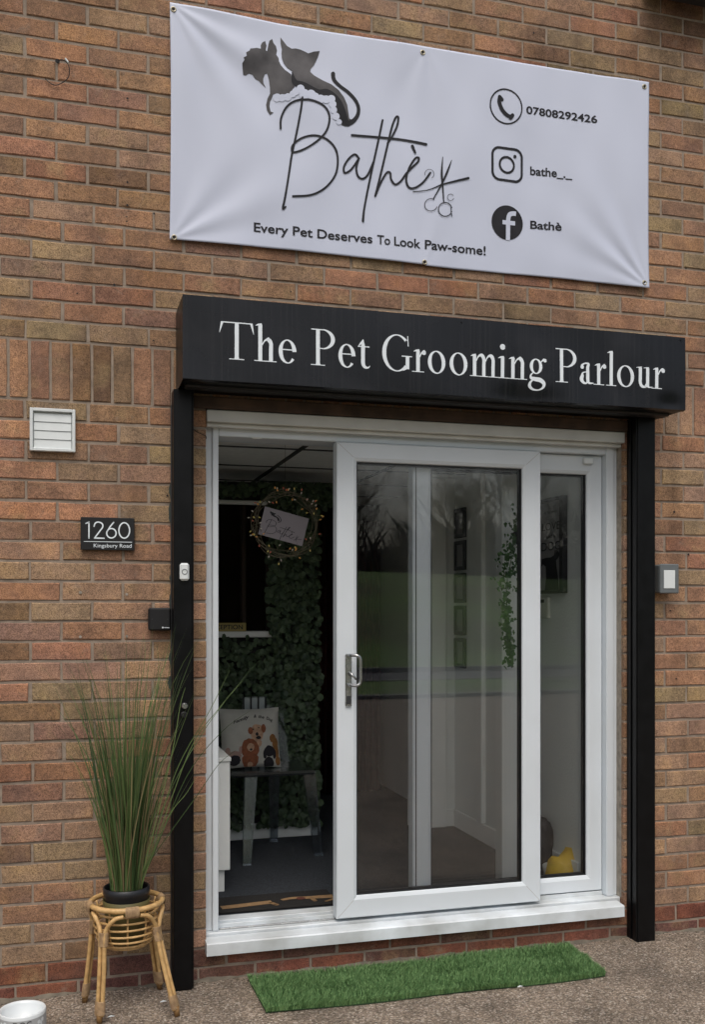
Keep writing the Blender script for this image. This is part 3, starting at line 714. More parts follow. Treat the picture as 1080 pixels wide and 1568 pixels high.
# icons in metres on the banner
def icon_frame(px, py):
    c = W(px, py, -.016)
    return lambda u, v, off=0: bw(c[0]+u, c[2]+v, off)
f1 = icon_frame(775, 164); m_ = MB(); circ(m_, 0, 0, .072, .0062, f1, .0016)
stroke(m_, [(-.032, .032, .8), (-.031, .012, 1), (-.018, -.016, 1), (.004, -.036, 1), (.022, -.040, .8)], .017, f1, .0018)
stroke(m_, [(-.030, .036), (-.020, .026)], .017, f1, .0020); stroke(m_, [(.020, -.046), (.029, -.034)], .017, f1, .0022)
m_.build('phone_icon', M['ink'], ban)
f2 = icon_frame(777, 252.5); m_ = MB(); rr = []
for cx_, cz_, a in ((.036, .036, 0), (-.036, .036, pi/2), (-.036, -.036, pi), (.036, -.036, 3*pi/2)):
    rr += [(cx_+.032*cos(a+i*pi/16), cz_+.032*sin(a+i*pi/16)) for i in range(9)]
rr.append(rr[0]); rr = [tuple(rr[i][q]+(rr[i+1][q]-rr[i][q])*j/4 for q in (0, 1)) for i in range(len(rr)-1) for j in range(4)]+[rr[0]]; ribbon(m_, rr, .0105, f2, .0016); circ(m_, -.002, -.002, .033, .0095, f2, .0018)
circ(m_, .036, .038, .0038, .0075, f2, .0018); m_.build('camera_icon', M['ink'], ban)
f3 = icon_frame(777.5, 341); m_ = MB(); poly_fill(m_, [(.072*cos(2*pi*i/48), .072*sin(2*pi*i/48)) for i in range(48)], f3, .0016)
m_.build('round_icon', M['ink'], ban)
m_ = MB(); ribbon(m_, spline([(.004, -.0735), (.004, -.02), (.004, .012), (.010, .034), (.026, .041), (.040, .041)], 6), .019, f3, .0020); ribbon(m_, [(-.022+.0058*i, .0) for i in range(11)], .018, f3, .0024)
m_.build('letter_f_icon', M['banner'], ban)

# ------------------------------------------------------------------ shutter box with shop name
box = empty('shutter_box_sign', 'long black shutter box above the door with white shop name lettering', 'shop sign', (1.58, -.12, 2.28))
SX0, SX1, SZ0, SZ1, SY = .533, 2.637, 2.285, 2.590, -.24
def sface(x, z, off=0):
    u = (x-SX0)/(SX1-SX0); v = (z-SZ0)/(SZ1-SZ0); y = SY
    y += .0018*sin(u*9+1)*sin(v*3.1)+.0012*sin(u*23+v*4)
    d = hypot((x-1.90)/.13, (z-SZ0)/.05); y += .012*exp(-d*d)             # dent at the lower edge
    d = hypot((x-2.56)/.05, (z-SZ0-.02)/.035); y += .006*exp(-d*d)        # crumpled corner
    y += .004*exp(-((x-1.93)/.10)**2)*v
    return (x, y-off, z)
V = []; NX, NZ = 200, 30
for j in range(NZ+1):
    for i in range(NX+1):
        x = SX0+(SX1-SX0)*i/NX; z = SZ0+(SZ1-SZ0)*j/NZ; V.append(sface(x, z))
Fc = [(j*(NX+1)+i, j*(NX+1)+i+1, (j+1)*(NX+1)+i+1, (j+1)*(NX+1)+i) for j in range(NZ) for i in range(NX)]
MB().add(V, Fc).build('front_sheet', M['black_face'], box, True)
m_ = MB()
m_.box(SX0, SX0+.003, SY+.0035, -.004, SZ0-.004, SZ1); m_.box(SX1-.003, SX1, SY+.0035, -.004, SZ0, SZ1)
m_.box(SX0+.0035, SX1-.0035, SY+.003, -.004, SZ1-.003, SZ1-.0005)
m_.build('casing', M['black'], box)
m_ = MB(); m_.box(SX0+.004, SX1-.004, SY+.017, SY+.075, SZ0-.002, SZ0+.002)
m_.box(SX0+.004, SX1-.004, SY+.145, -.004, SZ0-.002, SZ0+.002); m_.build('under_tray', M['black'], box)
m_ = MB()
for k in range(6): m_.box(SX0+.02, SX1-.02, SY+.078, SY+.142, SZ0-.012+.03*k, SZ0+.012+.03*k, .006)
m_.build('shutter_curtain', M['black_matt'], box)
m_ = MB(); V = []
for i in range(NX+1):
    x = SX0+(SX1-SX0)*i/NX; a = sface(x, SZ0); V += [a, (x, a[1]+.016, SZ0-.0045)]
m_.add(V, [(2*i, 2*i+1, 2*i+3, 2*i+2) for i in range(NX)]); m_.build('lower_lip', M['black_face'], box, True)
for px, py in ((707, 494), (1043, 521)):
    p = W(px, py, SY); m_ = MB(); m_.lathe((0, 0, 0), [(.004, 0), (.003, .002)], 8); 
    m_.v = [(p[0]+v[0], SY-.0005-v[2], p[2]+v[1]) for v in m_.v]; m_.build('rivet', M['black'], box)
# --- serif capitals and lower case drawn with thick and thin strokes; cap height 1
TK, TN = .108, .029
def arc(cx, cy, rx, ry, a0, a1, tk, tn, n=26, stress=0.0):
    out = []
    for i in range(n+1):
        a = a0+(a1-a0)*i/n; w_ = tn+(tk-tn)*abs(cos(a-stress))**1.3
        out.append((cx+(rx-w_/2)*cos(a), cy+(ry-w_/2)*sin(a), w_))
    return out
def serif(x, y, wd): return [(x-wd/2, y+.012, TN*.8), (x+wd/2, y+.012, TN*.8)]
def brk(x, y0, s=1):   # bracketed foot of a stem
    return [(x, y0+s*.0, TK*1.45), (x, y0+s*.03, TK*1.18), (x, y0+s*.07, TK), (x, y0+s*.2, TK)]
def glyph(ch, w_):
    g = []; t = TK; n = TN; xh = .63
    def stem(x, y0, y1, tk=t): g.append([(x, y0, tk), (x, y1, tk)])
    if ch == 'T':
        stem(w_/2, 0, .985); g.append([(.03*w_, .982, n), (.97*w_, .982, n)]); g.append(serif(w_/2, 0, .40)); g.append(brk(w_/2, .005))
        g.append([(.045*w_+.02, .985, .07), (.03, .86, .045), (-.01, .70, .012)]); g.append([(w_-.045*w_-.02, .985, .07), (w_-.03, .86, .045), (w_+.005, .70, .012)])
    elif ch == 'P':
        x = .19; stem(x, 0, .985); g.append(serif(x, 0, .40)); g.append(brk(x, .005)); g.append([(0, .982, n), (w_*.55, .982, n)])
        g.append(arc(w_*.50, .725, w_*.50, .275, pi/2, -pi/2, t*1.05, n)); g.append([(x, .468, n), (w_*.5, .468, n)])
    elif ch == 'G':
        g.append(arc(w_*.50, .495, w_*.50, .52, radians(48), radians(312), t*1.1, n)); 
        g.append([(w_*.80, .90, n), (w_*.865, .84, .04), (w_*.88, .98, .012)]); g.append([(w_*.87, .99, .02), (w_*.885, .70, .03)])
        stem(w_*.86, .06, .40, t); g.append([(w_*.66, .415, n), (w_*1.02, .415, n)]); g.append([(w_*.70, .03, .05), (w_*.80, .07, .06), (w_*.86, .12, .06)])
    elif ch in 'hn':
        x = .14; top = 1.02 if ch == 'h' else xh+.01
        stem(x, 0, top-.03); g.append(serif(x, 0, .33)); g.append([(x-.13, top-.065, .012), (x-.05, top-.035, .05), (x+t/2-.01, top-.02, .05)])
        xr = w_-.14
        g.append(spline([(x+.05, .44, n), (x+.12, .555, n*1.3), (x+.22, .615, .075), (xr-.06, .60, .115), (xr, .50, t*.98), (xr, .30, t), (xr, 0, t)], 6))
        g.append(serif(xr, 0, .31))
    elif ch == 'm':
        x = .13; stem(x, 0, xh-.02); g.append(serif(x, 0, .29)); g.append([(x-.12, xh-.055, .012), (x-.05, xh-.025, .05), (x+t/2-.01, xh-.01, .05)])
        for xa, xb in ((x, w_*.5), (w_*.5, w_-.13)):
            g.append(spline([(xa+.05, .44, n), (xa+.10, .55, n*1.3), (xa+.17, .61, .07), (xb-.05, .60, .11), (xb, .50, t*.95), (xb, .3, t*.95), (xb, 0, t*.95)], 6)); g.append(serif(xb, 0, .27))
    elif ch == 'r':
        x = .14; stem(x, 0, xh-.02); g.append(serif(x, 0, .36)); g.append([(x-.13, xh-.055, .012), (x-.05, xh-.025, .05), (x+t/2-.01, xh-.01, .05)])
        g.append(spline([(x+.05, .42, n), (x+.10, .53, n*1.3), (x+.17, .60, .05), (w_-.06, .60, .07)], 6)); g.append(arc(w_-.07, .555, .065, .065, 0, 2*pi, .07, .07, 12))
    elif ch in 'il':
        x = w_/2; top = 1.04 if ch == 'l' else xh+.01
        stem(x, 0, top-.03); g.append(serif(x, 0, .34)); g.append([(x-.14, top-.065, .012), (x-.05, top-.035, .05), (x+t/2-.01, top-.02, .05)])
        if ch == 'i': g.append(arc(x, .90, .085, .085, 0, 2*pi, .09, .09, 14))
    elif ch == 'u':
        x = .14; xr = w_-.16
        g.append(spline([(x, xh-.03, t), (x, .3, t), (x, .16, t*.95), (x+.06, .05, .09), (x+.18, .035, .055), (xr-.08, .07, n*1.3), (xr-.02, .17, n)], 6))
        stem(xr, .03, xh-.03)
        for xx in (x, xr): g.append([(xx-.14, xh-.03, .015), (xx-.03, xh-.015, .03), (xx+t/2-.01, xh-.01, .03)])
        g.append([(xr, .035, .05), (xr+.10, .03, .035), (xr+.17, .05, .012)])
    elif ch == 'o':
        g.append(arc(w_/2, xh/2, w_/2, xh/2+.012, 0, 2*pi, t*1.05, n, 40, .12))
    elif ch == 'e':
        g.append(arc(w_/2, xh/2, w_/2, xh/2+.012, radians(0), radians(318), t*1.05, n, 36, .1))
        g.append([(t*.6, .365, n), (w_-.015, .365, n)]); g.append([(w_-.035, .32, .05), (w_-.03, .36, .07)])
    elif ch == 't':
        x = w_*.42; g.append(spline([(x, .80, .012), (x, .72, .06), (x, .62, t), (x, .3, t), (x+.005, .13, t), (x+.06, .04, .08), (x+.15, .03, .045), (w_, .085, .015)], 6))
        g.append([(.0, .60, n), (w_*.95, .60, n)]); g.append([(.01, .60, .01), (x-.07, .68, .05), (x, .80, .01)])
    elif ch == 'a':
        xr = w_-.19
        g.append(spline([(.09, .50, .10), (.10, .56, .06), (.20, .615, n*1.4), (.31, .60, .07), (xr, .50, t*.9), (xr, .3, t), (xr, .14, t), (xr+.04, .04, .07), (w_, .04, .02)], 6))
        g.append(spline([(xr, .37, n), (xr-.16, .33, .04), (.10, .24, .10), (.075, .13, .12), (.14, .04, .08), (.24, .03, .045), (xr-.03, .12, n)], 6)); g.append(arc(.10, .50, .06, .06, 0, 2*pi, .06, .06, 12))
    elif ch == 'g':
        g.append(arc(w_*.43, .415, w_*.35, .225, 0, 2*pi, t*.95, n, 32)); g.append(spline([(w_*.70, .54, n), (w_*.80, .60, n*1.6), (w_*.90, .64, .06)], 4)); g.append(arc(w_*.93, .60, .055, .055, 0, 2*pi, .055, .055, 10))
        g.append(spline([(w_*.26, .225, n), (w_*.14, .15, .05), (w_*.16, .07, .09), (w_*.38, .04, .12), (w_*.66, .02, .13), (w_*.86, -.07, .11), (w_*.82, -.19, .07), (w_*.58, -.265, n*1.3), (w_*.28, -.255, .06), (w_*.09, -.17, .10), (w_*.12, -.06, .07), (w_*.26, .01, n)], 6))
    return g
SIGN = [('T', 336.7, 388.3), ('h', 390.7, 422.7), ('e', 426.7, 454), ('P', 476.7, 513), ('e', 518.3, 544.3), ('t', 548, 566.7), ('G', 585, 630), ('r', 632.7, 652.7), ('o', 655, 682),
        ('o', 688.5, 716), ('m', 720.5, 761.6), ('i', 763.7, 776), ('n', 779, 807), ('g', 809.5, 837), ('P', 851.5, 883.4), ('a', 887.6, 909.5), ('r', 911, 929.5), ('l', 930.8, 942.4), ('o', 945.6, 971.3), ('u', 974.5, 999), ('r', 999.5, 1018.5)]
zb = .5*(WZ(365, 553.3, SY)+WZ(866, 584, SY)); zt = .5*(WZ(365, 495, SY)+WZ(866, 533, SY)); CH = zt-zb
tiltz = (WZ(1010, 596, SY)-WZ(365, 553.3, SY))
for li, (ch, a, b_) in enumerate(SIGN):
    xa, xb = WX(a, SY), WX(b_, SY); w_ = (xb-xa)/CH
    m_ = MB()
    mp = lambda u, v, off=0: sface(xa+u*CH, zb+v*CH, off)
    for k, P in enumerate(glyph(ch, w_)):
        if len(P) == 2: P = [tuple(P[0][q]+(P[1][q]-P[0][q])*i/6 for q in range(3)) for i in range(7)]
        ribbon(m_, [(p[0], p[1]) for p in P], [p[2] for p in P], mp, .0012+.00005*k)
    m_.build('letter', M['vinyl'], box)

# ------------------------------------------------------------------ shutter guide posts, lintel board
def post(x0, x1, label, lock=False):
    r = empty('shutter_guide_post', label, 'post', ((x0+x1)/2, -.04, 0), 'shutter guide posts beside the door')
    m_ = MB(); z1 = SZ0-.006
    inner = x1 if x0 < 1 else x0
    m_.box(x0, x1, -.085, -.0045, .0, z1, .0025); m_.build('post_body', M['black'], r)
    m_ = MB(); s = 1 if x0 < 1 else -1
    m_.box(inner+s*.0005, inner+s*.006, -.080, -.052, .004, z1, .001); m_.box(inner+s*.0005, inner+s*.006, -.036, -.006, .004, z1, .001)
    m_.build('guide_channel', M['black'], r)
    m_ = MB(); outer = x0 if x0 < 1 else x1
    m_.box(outer-s*.0005, outer-s*.004, -.030, -.006, .01, z1-.05, .0008); m_.build('backing_strip', M['dark_steel'], r)
    return r
post(.5155, .586, 'black shutter post left of the door, carrying the white doorbell and key lock')
post(2.507, 2.593, 'black shutter post right of the door, beside the grey switch box')
ln = MB().box(.600, 2.500, -.0165, -.0042, 2.226, 2.272, .002).build('lintel_board', M['timber'], None)
tag(ln, 'dark brown board between the black shutter box and the white door frame', 'board')

# ------------------------------------------------------------------ sliding door
door = empty('sliding_patio_door', 'white plastic sliding patio door, its left half slid open', 'door', (1.57, .05, .1))
FY = .045
m_ = MB()
jl = .650; jr = 2.4885; hz0, hz1 = 2.131, 2.2
m_.box(jl+.0, jl+.030, FY+.012, FY+.14, .172, 2.20, .002); m_.box(jl+.031, jl+.055, FY, FY+.14, .172, 2.20, .003)
m_.box(jr-.020, jr, FY+.012, FY+.14, .172, 2.20, .002); m_.box(jr-.058, jr-.021, FY, FY+.14, .172, 2.20, .003)
m_.box(jl+.056, jr-.059, FY+.002, FY+.14, hz0, 2.20, .003)
m_.build('frame', M['pvc'], door)
m_ = MB(); m_.box(OX0+.001, 2.4875, -.014, FY-.003, 2.176, 2.222, .003); m_.box(OX0+.004, 2.484, .012, FY-.004, 2.160, 2.1755, .002); m_.build('head_trim', M['pvc_dull'], door)
m_ = MB()
m_.box(jl, jr, FY-.018, FY+.14, .140, .171, .003); m_.box(jl+.056, jr-.059, FY+.035, FY+.042, .171, .188, .001); m_.box(jl+.056, jr-.059, FY+.075, FY+.14, .171, .190, .002)
m_.build('track_threshold', M['pvc_sill'], door)
m_ = MB(); m_.box(jl+.060, 1.19, FY+.012, FY+.024, .1715, .1765, .001); m_.build('track_rail', M['chrome'], door)
m_ = MB()
V = [(y, z) for y, z in ((-.045, .106), (-.045, .150), (-.040, .1545), (.02, .1600), (.02, .106))]
n = len(V); A = [(OX0-.004, y, z) for y, z in V]; B = [(2.466, y, z) for y, z in V]
m_.add(A+B, [tuple(range(n)), tuple(range(2*n-1, n-1, -1))]+[(i, n+i, n+(i+1) % n, (i+1) % n) for i in range(n)]); m_.build('sill', M['pvc_sill'], door)
for px, py in ((610, 1408), (862, 1386)):
    x = WX(px, FY-.02); MB().box(x-.014, x+.014, FY-.0205, FY-.0178, .150, .1555, .001).build('drain_slot', M['pvc_dull'], door)
# sealant and beads at the reveal
MB().box(2.4885, 2.4898, .02, FY+.10, .17, 2.2).build('sealant_bead', M['sealant'], door)
def leaf(name, x0, x1, z0, z1, gx0, gx1, gz0, gz1, y0, y1, mprof, mgl, mbot=None):
    m_ = MB(); c = .003
    V = []; Fc = []
    # mitred ring: outer rectangle to glazing rectangle
    def ringf(y, o, i):
        V_ = [(o[0], y, o[2]), (o[1], y, o[2]), (o[1], y, o[3]), (o[0], y, o[3]), (i[0], y, i[2]), (i[1], y, i[2]), (i[1], y, i[3]), (i[0], y, i[3])]
        return V_
    O = (x0, x1, z0, z1); I = (gx0, gx1, gz0, gz1); e = .004
    L_ = [(O, y1), ((x0, x1, z0, z1), y0+e), ((x0+e, x1-e, z0+e, z1-e), y0), ((gx0-.016, gx1+.016, gz0-.016, gz1+.016), y0), ((gx0-.003, gx1+.003, gz0-.003, gz1+.003), y0+.006), (I, y0+.012), (I, y1)]
    for r_, y in L_: V += [(r_[0], y, r_[2]), (r_[1], y, r_[2]), (r_[1], y, r_[3]), (r_[0], y, r_[3])]
    for k in range(len(L_)-1): Fc += [(4*k+i, 4*k+(i+1) % 4, 4*k+4+(i+1) % 4, 4*k+4+i) for i in range(4)]
    k = len(L_)-1; Fc += [(4*k+i, 4*k+(i+1) % 4, (i+1) % 4, i) for i in range(4)]
    m_.add(V, Fc); lf = m_.build(name, mprof, door)
    g = MB(); g.box(gx0+.0004, gx1-.0004, y0+.020, y0+.044, gz0+.0004, gz1-.0004); g.build('glass_pane', mgl, lf)
    q = MB(); s = .0045
    for yy in (y0+.0125,):
        q.box(gx0, gx0+s, yy, yy+.007, gz0, gz1); q.box(gx1-s, gx1, yy, yy+.007, gz0, gz1); q.box(gx0+s, gx1-s, yy, yy+.007, gz0, gz0+s); q.box(gx0+s, gx1-s, yy, yy+.007, gz1-s, gz1)
    q.build('gasket', M['gasket'], lf)
    sp = MB(); s = .0075
    sp.box(gx1-s, gx1-.0006, y0+.0215, y0+.043, gz0+.001, gz1-.001); sp.box(gx0+.0006, gx0+.006, y0+.0215, y0+.043, gz0+.001, gz1-.001)
    sp.box(gx0+.006, gx1-s, y0+.0215, y0+.043, gz0+.0006, gz0+.008); sp.box(gx0+.006, gx1-s, y0+.0215, y0+.043, gz1-.008, gz1-.0006)
    sp.build('glazing_spacer', M['gasket'], lf)
    return lf
LY = .018
slide = leaf('sliding_leaf', WX(516, LY), WX(828.5, LY), .185, WZ(670, 683.5, LY), WX(547.5, LY), WX(801, LY), WZ(552, 1371, LY), WZ(547, 706.5, LY), LY, LY+.058, M['pvc'], M['glass'])
fx0 = WX(630, .10)
fixed = leaf('fixed_leaf', fx0, jr-.060, .192, hz0-.002, WX(659, .10), WX(896, .10), WZ(890, 1339, .10), WZ(860, 726, .10), .080, .135, M['pvc_cream'] if False else M['pvc'], M['glass_back'])
# extra profile lines on the back stile
MB().box(fx0+.012, fx0+.016, .0780, .0797, .2, 2.12).build('stile_groove', M['gasket'], fixed)
for (ox, oz), (gx, gz) in (((WX(516, LY), WZ(670, 683.5, LY)), (WX(547.5, LY)-.016, WZ(547, 706.5, LY)+.016)), ((WX(828.5, LY), WZ(670, 683.5, LY)), (WX(801, LY)+.016, WZ(547, 706.5, LY)+.016)),
                          ((WX(516, LY), .185), (WX(547.5, LY)-.016, WZ(552, 1371, LY)-.016)), ((WX(828.5, LY), .185), (WX(801, LY)+.016, WZ(552, 1371, LY)-.016))):
    m_ = MB(); sx_ = 1 if gx > ox else -1; sz_ = 1 if gz > oz else -1
    ribbon(m_, [(ox+sx_*.005, oz+sz_*.005), (gx-sx_*.001, gz-sz_*.001)], .0011, lambda u, v, off=0: (u, LY-.0003, v)); m_.build('weld_line', M['sealant'], slide)
# handle: plate, D grip, thumb lever, key cylinder plate
hp = WX(538, LY); 
m_ = MB(); z0, z1 = WZ(537, 1082, LY), WZ(540, 1001, LY)
m_.box(hp-.026, hp+.000, LY-.008, LY-.0005, z0+.0, z1, .004); pl = m_.build('handle', M['chrome'], slide)
zt_, zb_ = WZ(545, 1003, LY), WZ(545, 1048, LY)
m_ = MB(); m_.tube(spline([(hp-.012, LY-.008, zt_), (hp-.010, LY-.03, zt_+.001), (hp+.012, LY-.046, zt_), (hp+.025, LY-.048, zt_-.014), (hp+.026, LY-.048, (zt_+zb_)/2), (hp+.025, LY-.048, zb_+.014), (hp+.012, LY-.046, zb_), (hp-.010, LY-.03, zb_), (hp-.012, LY-.008, zb_)], 6), .0065, 10)
o = m_.build('grip', M['chrome'], slide, True)
m_ = MB(); zc = WZ(540, 1036, LY); m_.tube([(hp-.010, LY-.008, zc+.018), (hp-.006, LY-.026, zc+.012), (hp+.013, LY-.030, zc-.010)], [.005, .006, .004], 8); m_.build('thumb_lever', M['chrome'], slide, True)
m_ = MB(); m_.box(hp-.022, hp-.004, LY-.011, LY-.0085, z0+.012, z0+.045, .003); m_.build('key_cylinder', M['dark_steel'], slide)
# small sensor on fixed leaf top right
a = W(890, 702, .09); b_ = W(904, 712, .09)
sn = MB().box(a[0], b_[0], .058, .0798, b_[2], a[2], .004).build('door_contact_sensor', M['white_plastic']); tag(sn, 'small white contact sensor at the top right corner of the door', 'sensor')
c1 = MB().box(WX(386, FY), WX(400, FY), FY-.004, FY+.0018, 2.126, 2.133, .001).build('trickle_clip', M['pvc_dull'], door)

# ------------------------------------------------------------------ things fixed to the wall
# vent
vn = empty('wall_vent', 'square white louvred vent on the brick wall above the house number', 'vent', (.08, -.02, 2.03))
vx0, vx1 = WX(45.5, -.02), WX(115.5, -.02); vz1 = (WZ(45, 623.5, -.02)+WZ(115, 628, -.02))/2; vz0 = (WZ(45, 690, -.02)+WZ(115, 692.5, -.02))/2
m_ = MB(); q = .012
m_.box(vx0, vx0+q, -.024, -.004, vz0, vz1, .002); m_.box(vx1-q, vx1, -.024, -.004, vz0, vz1, .002); m_.box(vx0+q, vx1-q, -.024, -.004, vz0, vz0+q, .002); m_.box(vx0+q, vx1-q, -.024, -.004, vz1-q, vz1, .002)
m_.box(vx0+q, vx1-q, -.005, -.0035, vz0+q, vz1-q); m_.build('vent_frame', M['vent'], vn)
h = (vz1-vz0-2*q-.006)/4
for k in range(4):
    za = vz0+q+k*h+.001; xa, xb = vx0+q+.003, vx1-q-.003
    m_ = MB(); m_.add([(xa, -.0165, za), (xb, -.0165, za), (xb, -.0135, za+h-.0015), (xa, -.0135, za+h-.0015), (xa, -.006, za), (xb, -.006, za), (xb, -.006, za+h-.0015), (xa, -.006, za+h-.0015)],
          [(0, 1, 2, 3), (4, 7, 6, 5), (0, 4, 5, 1), (3, 2, 6, 7), (0, 3, 7, 4), (1, 5, 6, 2)]); m_.build('slat', M['vent'], vn)
# plaque
py_ = -.018; pa, pb = W(123.5, 791.5, py_), W(206, 843, py_)
pq = empty('house_number_plaque', 'black plaque with house number 1260 and street name', 'house number', (pa[0], py_, pb[2]))
MB().box(pa[0], pb[0], py_, py_+.010, pb[2], pa[2], .0015).build('plate', M['black_matt'], pq)
MB().box(pa[0]+.02, pb[0]-.02, py_+.0101, -.003, pb[2]+.02, pa[2]-.02).build('standoff', M['black_matt'], pq)
pm = lambda u, v, off=0: (W(u, v, py_)[0], py_-off, W(u, v, py_)[2])
def thin_number(mbx):
    # rounded geometric digits 1 2 6 0 drawn as strokes between px 131..200, baseline 824, top 799
    stroke(mbx, [(131.5, 801.5), (136, 799.6), (136.2, 799.8), (136.2, 812), (136.2, 824)], 2.1, pm, .0006, 5)
    stroke(mbx, [(144, 806), (146, 801), (151, 799.4), (156.5, 802), (157.2, 807), (153, 813), (145, 823.6)], 2.1, pm, .0006, 6); stroke(mbx, [(144.6, 823.8), (159.5, 824.2)], 2.1, pm, .0009, 2)
    stroke(mbx, [(174, 800), (169, 806), (164.6, 813)], 2.1, pm, .0009, 5); circ(mbx, 170.6, 816.5, 7.2, 2.1, pm, .0006)
    circ(mbx, 190.3, 812.2, 8.2, 2.1, pm, .0006, rv=11.8)
m_ = MB(); thin_number(m_); m_.build('number_lettering', M['vinyl'], pq)
m_ = MB(); stroke(m_, [(128.5, 829), (202, 830.2)], .9, pm, .0006, 2); m_.build('underline', M['vinyl'], pq)
m_ = MB(); text_fit(m_, 'Kingsbury Road', (143.5, 838), (201.5, 838.6), -5.6, pm, .0006, .002, 'K'); m_.build('street_lettering', M['vinyl'], pq)
# doorbell
db = empty('doorbell', 'small white doorbell on the left shutter post', 'doorbell', (.557, -.09, 1.56))
a, b_ = W(275.5, 862, -.1), W(290, 889, -.1); m_ = MB(); m_.box(a[0], b_[0], -.102, -.0855, b_[2], a[2], .007); m_.build('case', M['white_plastic'], db)
m_ = MB(); cx_, cz_ = (a[0]+b_[0])/2, (a[2]+b_[2])/2; m_.ring((cx_, -.1025, cz_), .0095, .0014, 20, 6, 'y'); m_.build('button_ring', M['grey_plastic'], db, True)
# lock on the post
lk = empty('shutter_key_lock', 'small key lock knob low on the left shutter post behind the grass', 'lock', (.557, -.09, 1.05))
c = W(283, 1081, -.095); m_ = MB(); m_.lathe((0, 0, 0), [(.012, 0), (.012, .009), (.009, .013)], 16); m_.v = [(c[0]+v[0], -.0855-v[2], c[2]+v[1]) for v in m_.v]; m_.build('barrel', M['chrome'], lk)
m_ = MB(); m_.lathe((0, 0, 0), [(.013, 0), (.013, .005), (.010, .007)], 16); m_.v = [(c[0]+v[0]-.002, -.0855-v[2], c[2]-.034+v[1]) for v in m_.v]; m_.build('key_cover', M['black_matt'], lk)
# black device
dv = empty('alarm_keypad_box', 'small square black device on the bricks beside the left shutter post', 'device', (.47, -.02, 1.36))
a, b_ = W(227.5, 930.5, -.04), W(262, 965.5, -.04); MB().box(a[0], min(b_[0], .5105), -.042, -.003, b_[2], a[2], .006).build('case', M['black_matt'], dv)
for px in (233, 257):
    c = W(px, 948, -.0425); m_ = MB(); disc(m_, c, .0022, -.0425, 8); m_.build('screw', M['dark_steel'], dv)
dm = lambda u, v, off=0: (W(u, v, -.042)[0], -.042-off, W(u, v, -.042)[2])
m_ = MB(); circ(m_, 249.3, 960.8, .6, 1.3, dm, .0006); ribbon(m_, [(251.4, 960.8), (259.3, 961)], .9, dm, .0006); m_.build('small_logo', M['vinyl'], dv)
# grey switch box
sw = empty('outdoor_switch_box', 'grey weatherproof switch box with white plate right of the door', 'switch', (2.67, -.03, 1.5))
a, b_ = W(1013, 864, -.07), W(1039.5, 908, -.07); sx0, sx1, sz0, sz1 = a[0]-.004, b_[0], (b_[2]), a[2]
m_ = MB(); m_.box(sx0, sx1, -.062, -.003, sz0, sz1, .006); m_.build('box_body', M['grey_plastic'], sw)
m_ = MB(); m_.box(sx0-.002, sx1+.002, -.072, -.0625, sz0-.002, sz1+.002, .004); m_.build('box_lid', M['grey_plastic'], sw)
a, b_ = W(1017, 873, -.073), W(1034, 901, -.073); MB().box(a[0], b_[0], -.0745, -.0722, b_[2], a[2], .001).build('white_plate', M['white_plastic'], sw)
# cable loop
cb = empty('cable_loop', 'thin dark cable looping out of a hole in the bricks near the top left', 'cable', W(88, 95))
P = [W(88, 94, -.006), W(95, 92, -.02), W(103, 97, -.022), W(106.5, 108, -.02), W(104, 120, -.016), W(96, 127, -.012), W(86, 131, -.010), W(77, 128, -.008), W(69, 121, -.006)]
m_ = MB(); m_.tube(spline(P, 6), .0017, 6); m_.build('cable', M['black_matt'], cb, True)
m_ = MB(); disc(m_, W(88, 95), .0085, -.0035, 10); m_.build('hole', M['in_black'], cb)
m_ = MB(); m_.tube([W(100, 90, -.022), W(104.5, 96.5, -.022)], .0035, 8); m_.build('connector', M['white_plastic'], cb)
# dark fixture at the top right
fx = empty('wall_light_fixture', 'dark fixture cut off by the top right corner of the photo', 'fixture', (2.8, -.1, 4.2))
a = W(1013, -40, -.16); MB().box(a[0], a[0]+.62, -.165, -.0043, a[2]-.006, a[2]+.30, .01).build('housing', M['black_matt'], fx)
MB().box(a[0]+.03, a[0]+.59, -.150, -.02, a[2]-.012, a[2]-.0065, .003).build('lower_panel', M['dark_steel'], fx)
# thin wire on the jamb
wv = MB().tube(spline([W(296, 657, -.006), W(303, 662, -.012), (OX0-.004, -.010, WZ(312, 668)), (OX0-.001, -.004, WZ(313, 672))], 5), .0016, 6).build('jamb_wire', M['black_matt']); tag(wv, 'short black wire crossing the bricks at the top left of the door frame', 'wire')

# ------------------------------------------------------------------ artificial grass mat
tm = empty('artificial_grass_mat', 'long green artificial grass mat lying in front of the door', 'mat', (1.5, -.2, 0))
Q = [(.808, -.055), (2.19, -.032), (2.172, -.388), (.812, -.392)]
def mq(u, v):
    a = [Q[0][i]+(Q[1][i]-Q[0][i])*u for i in (0, 1)]; b_ = [Q[3][i]+(Q[2][i]-Q[3][i])*u for i in (0, 1)]
    return a[0]+(b_[0]-a[0])*v, a[1]+(b_[1]-a[1])*v
V = []; n1, n2 = 60, 16
for j in range(n2+1):
    for i in range(n1+1):
        x, y = mq(i/n1, j/n2); V.append((x, y, .006+unev(x, y)+.003*sin(x*8+1)*sin(y*9)))
Fc = [(j*(n1+1)+i, j*(n1+1)+i+1, (j+1)*(n1+1)+i+1, (j+1)*(n1+1)+i) for j in range(n2) for i in range(n1)]
ob = MB().add(V, Fc).build('backing', M['turf_base'], tm, True); sm = ob.modifiers.new('t', 'SOLIDIFY'); sm.thickness = .005; sm.offset = 1
R = random.Random(5); V = []; Fc = []
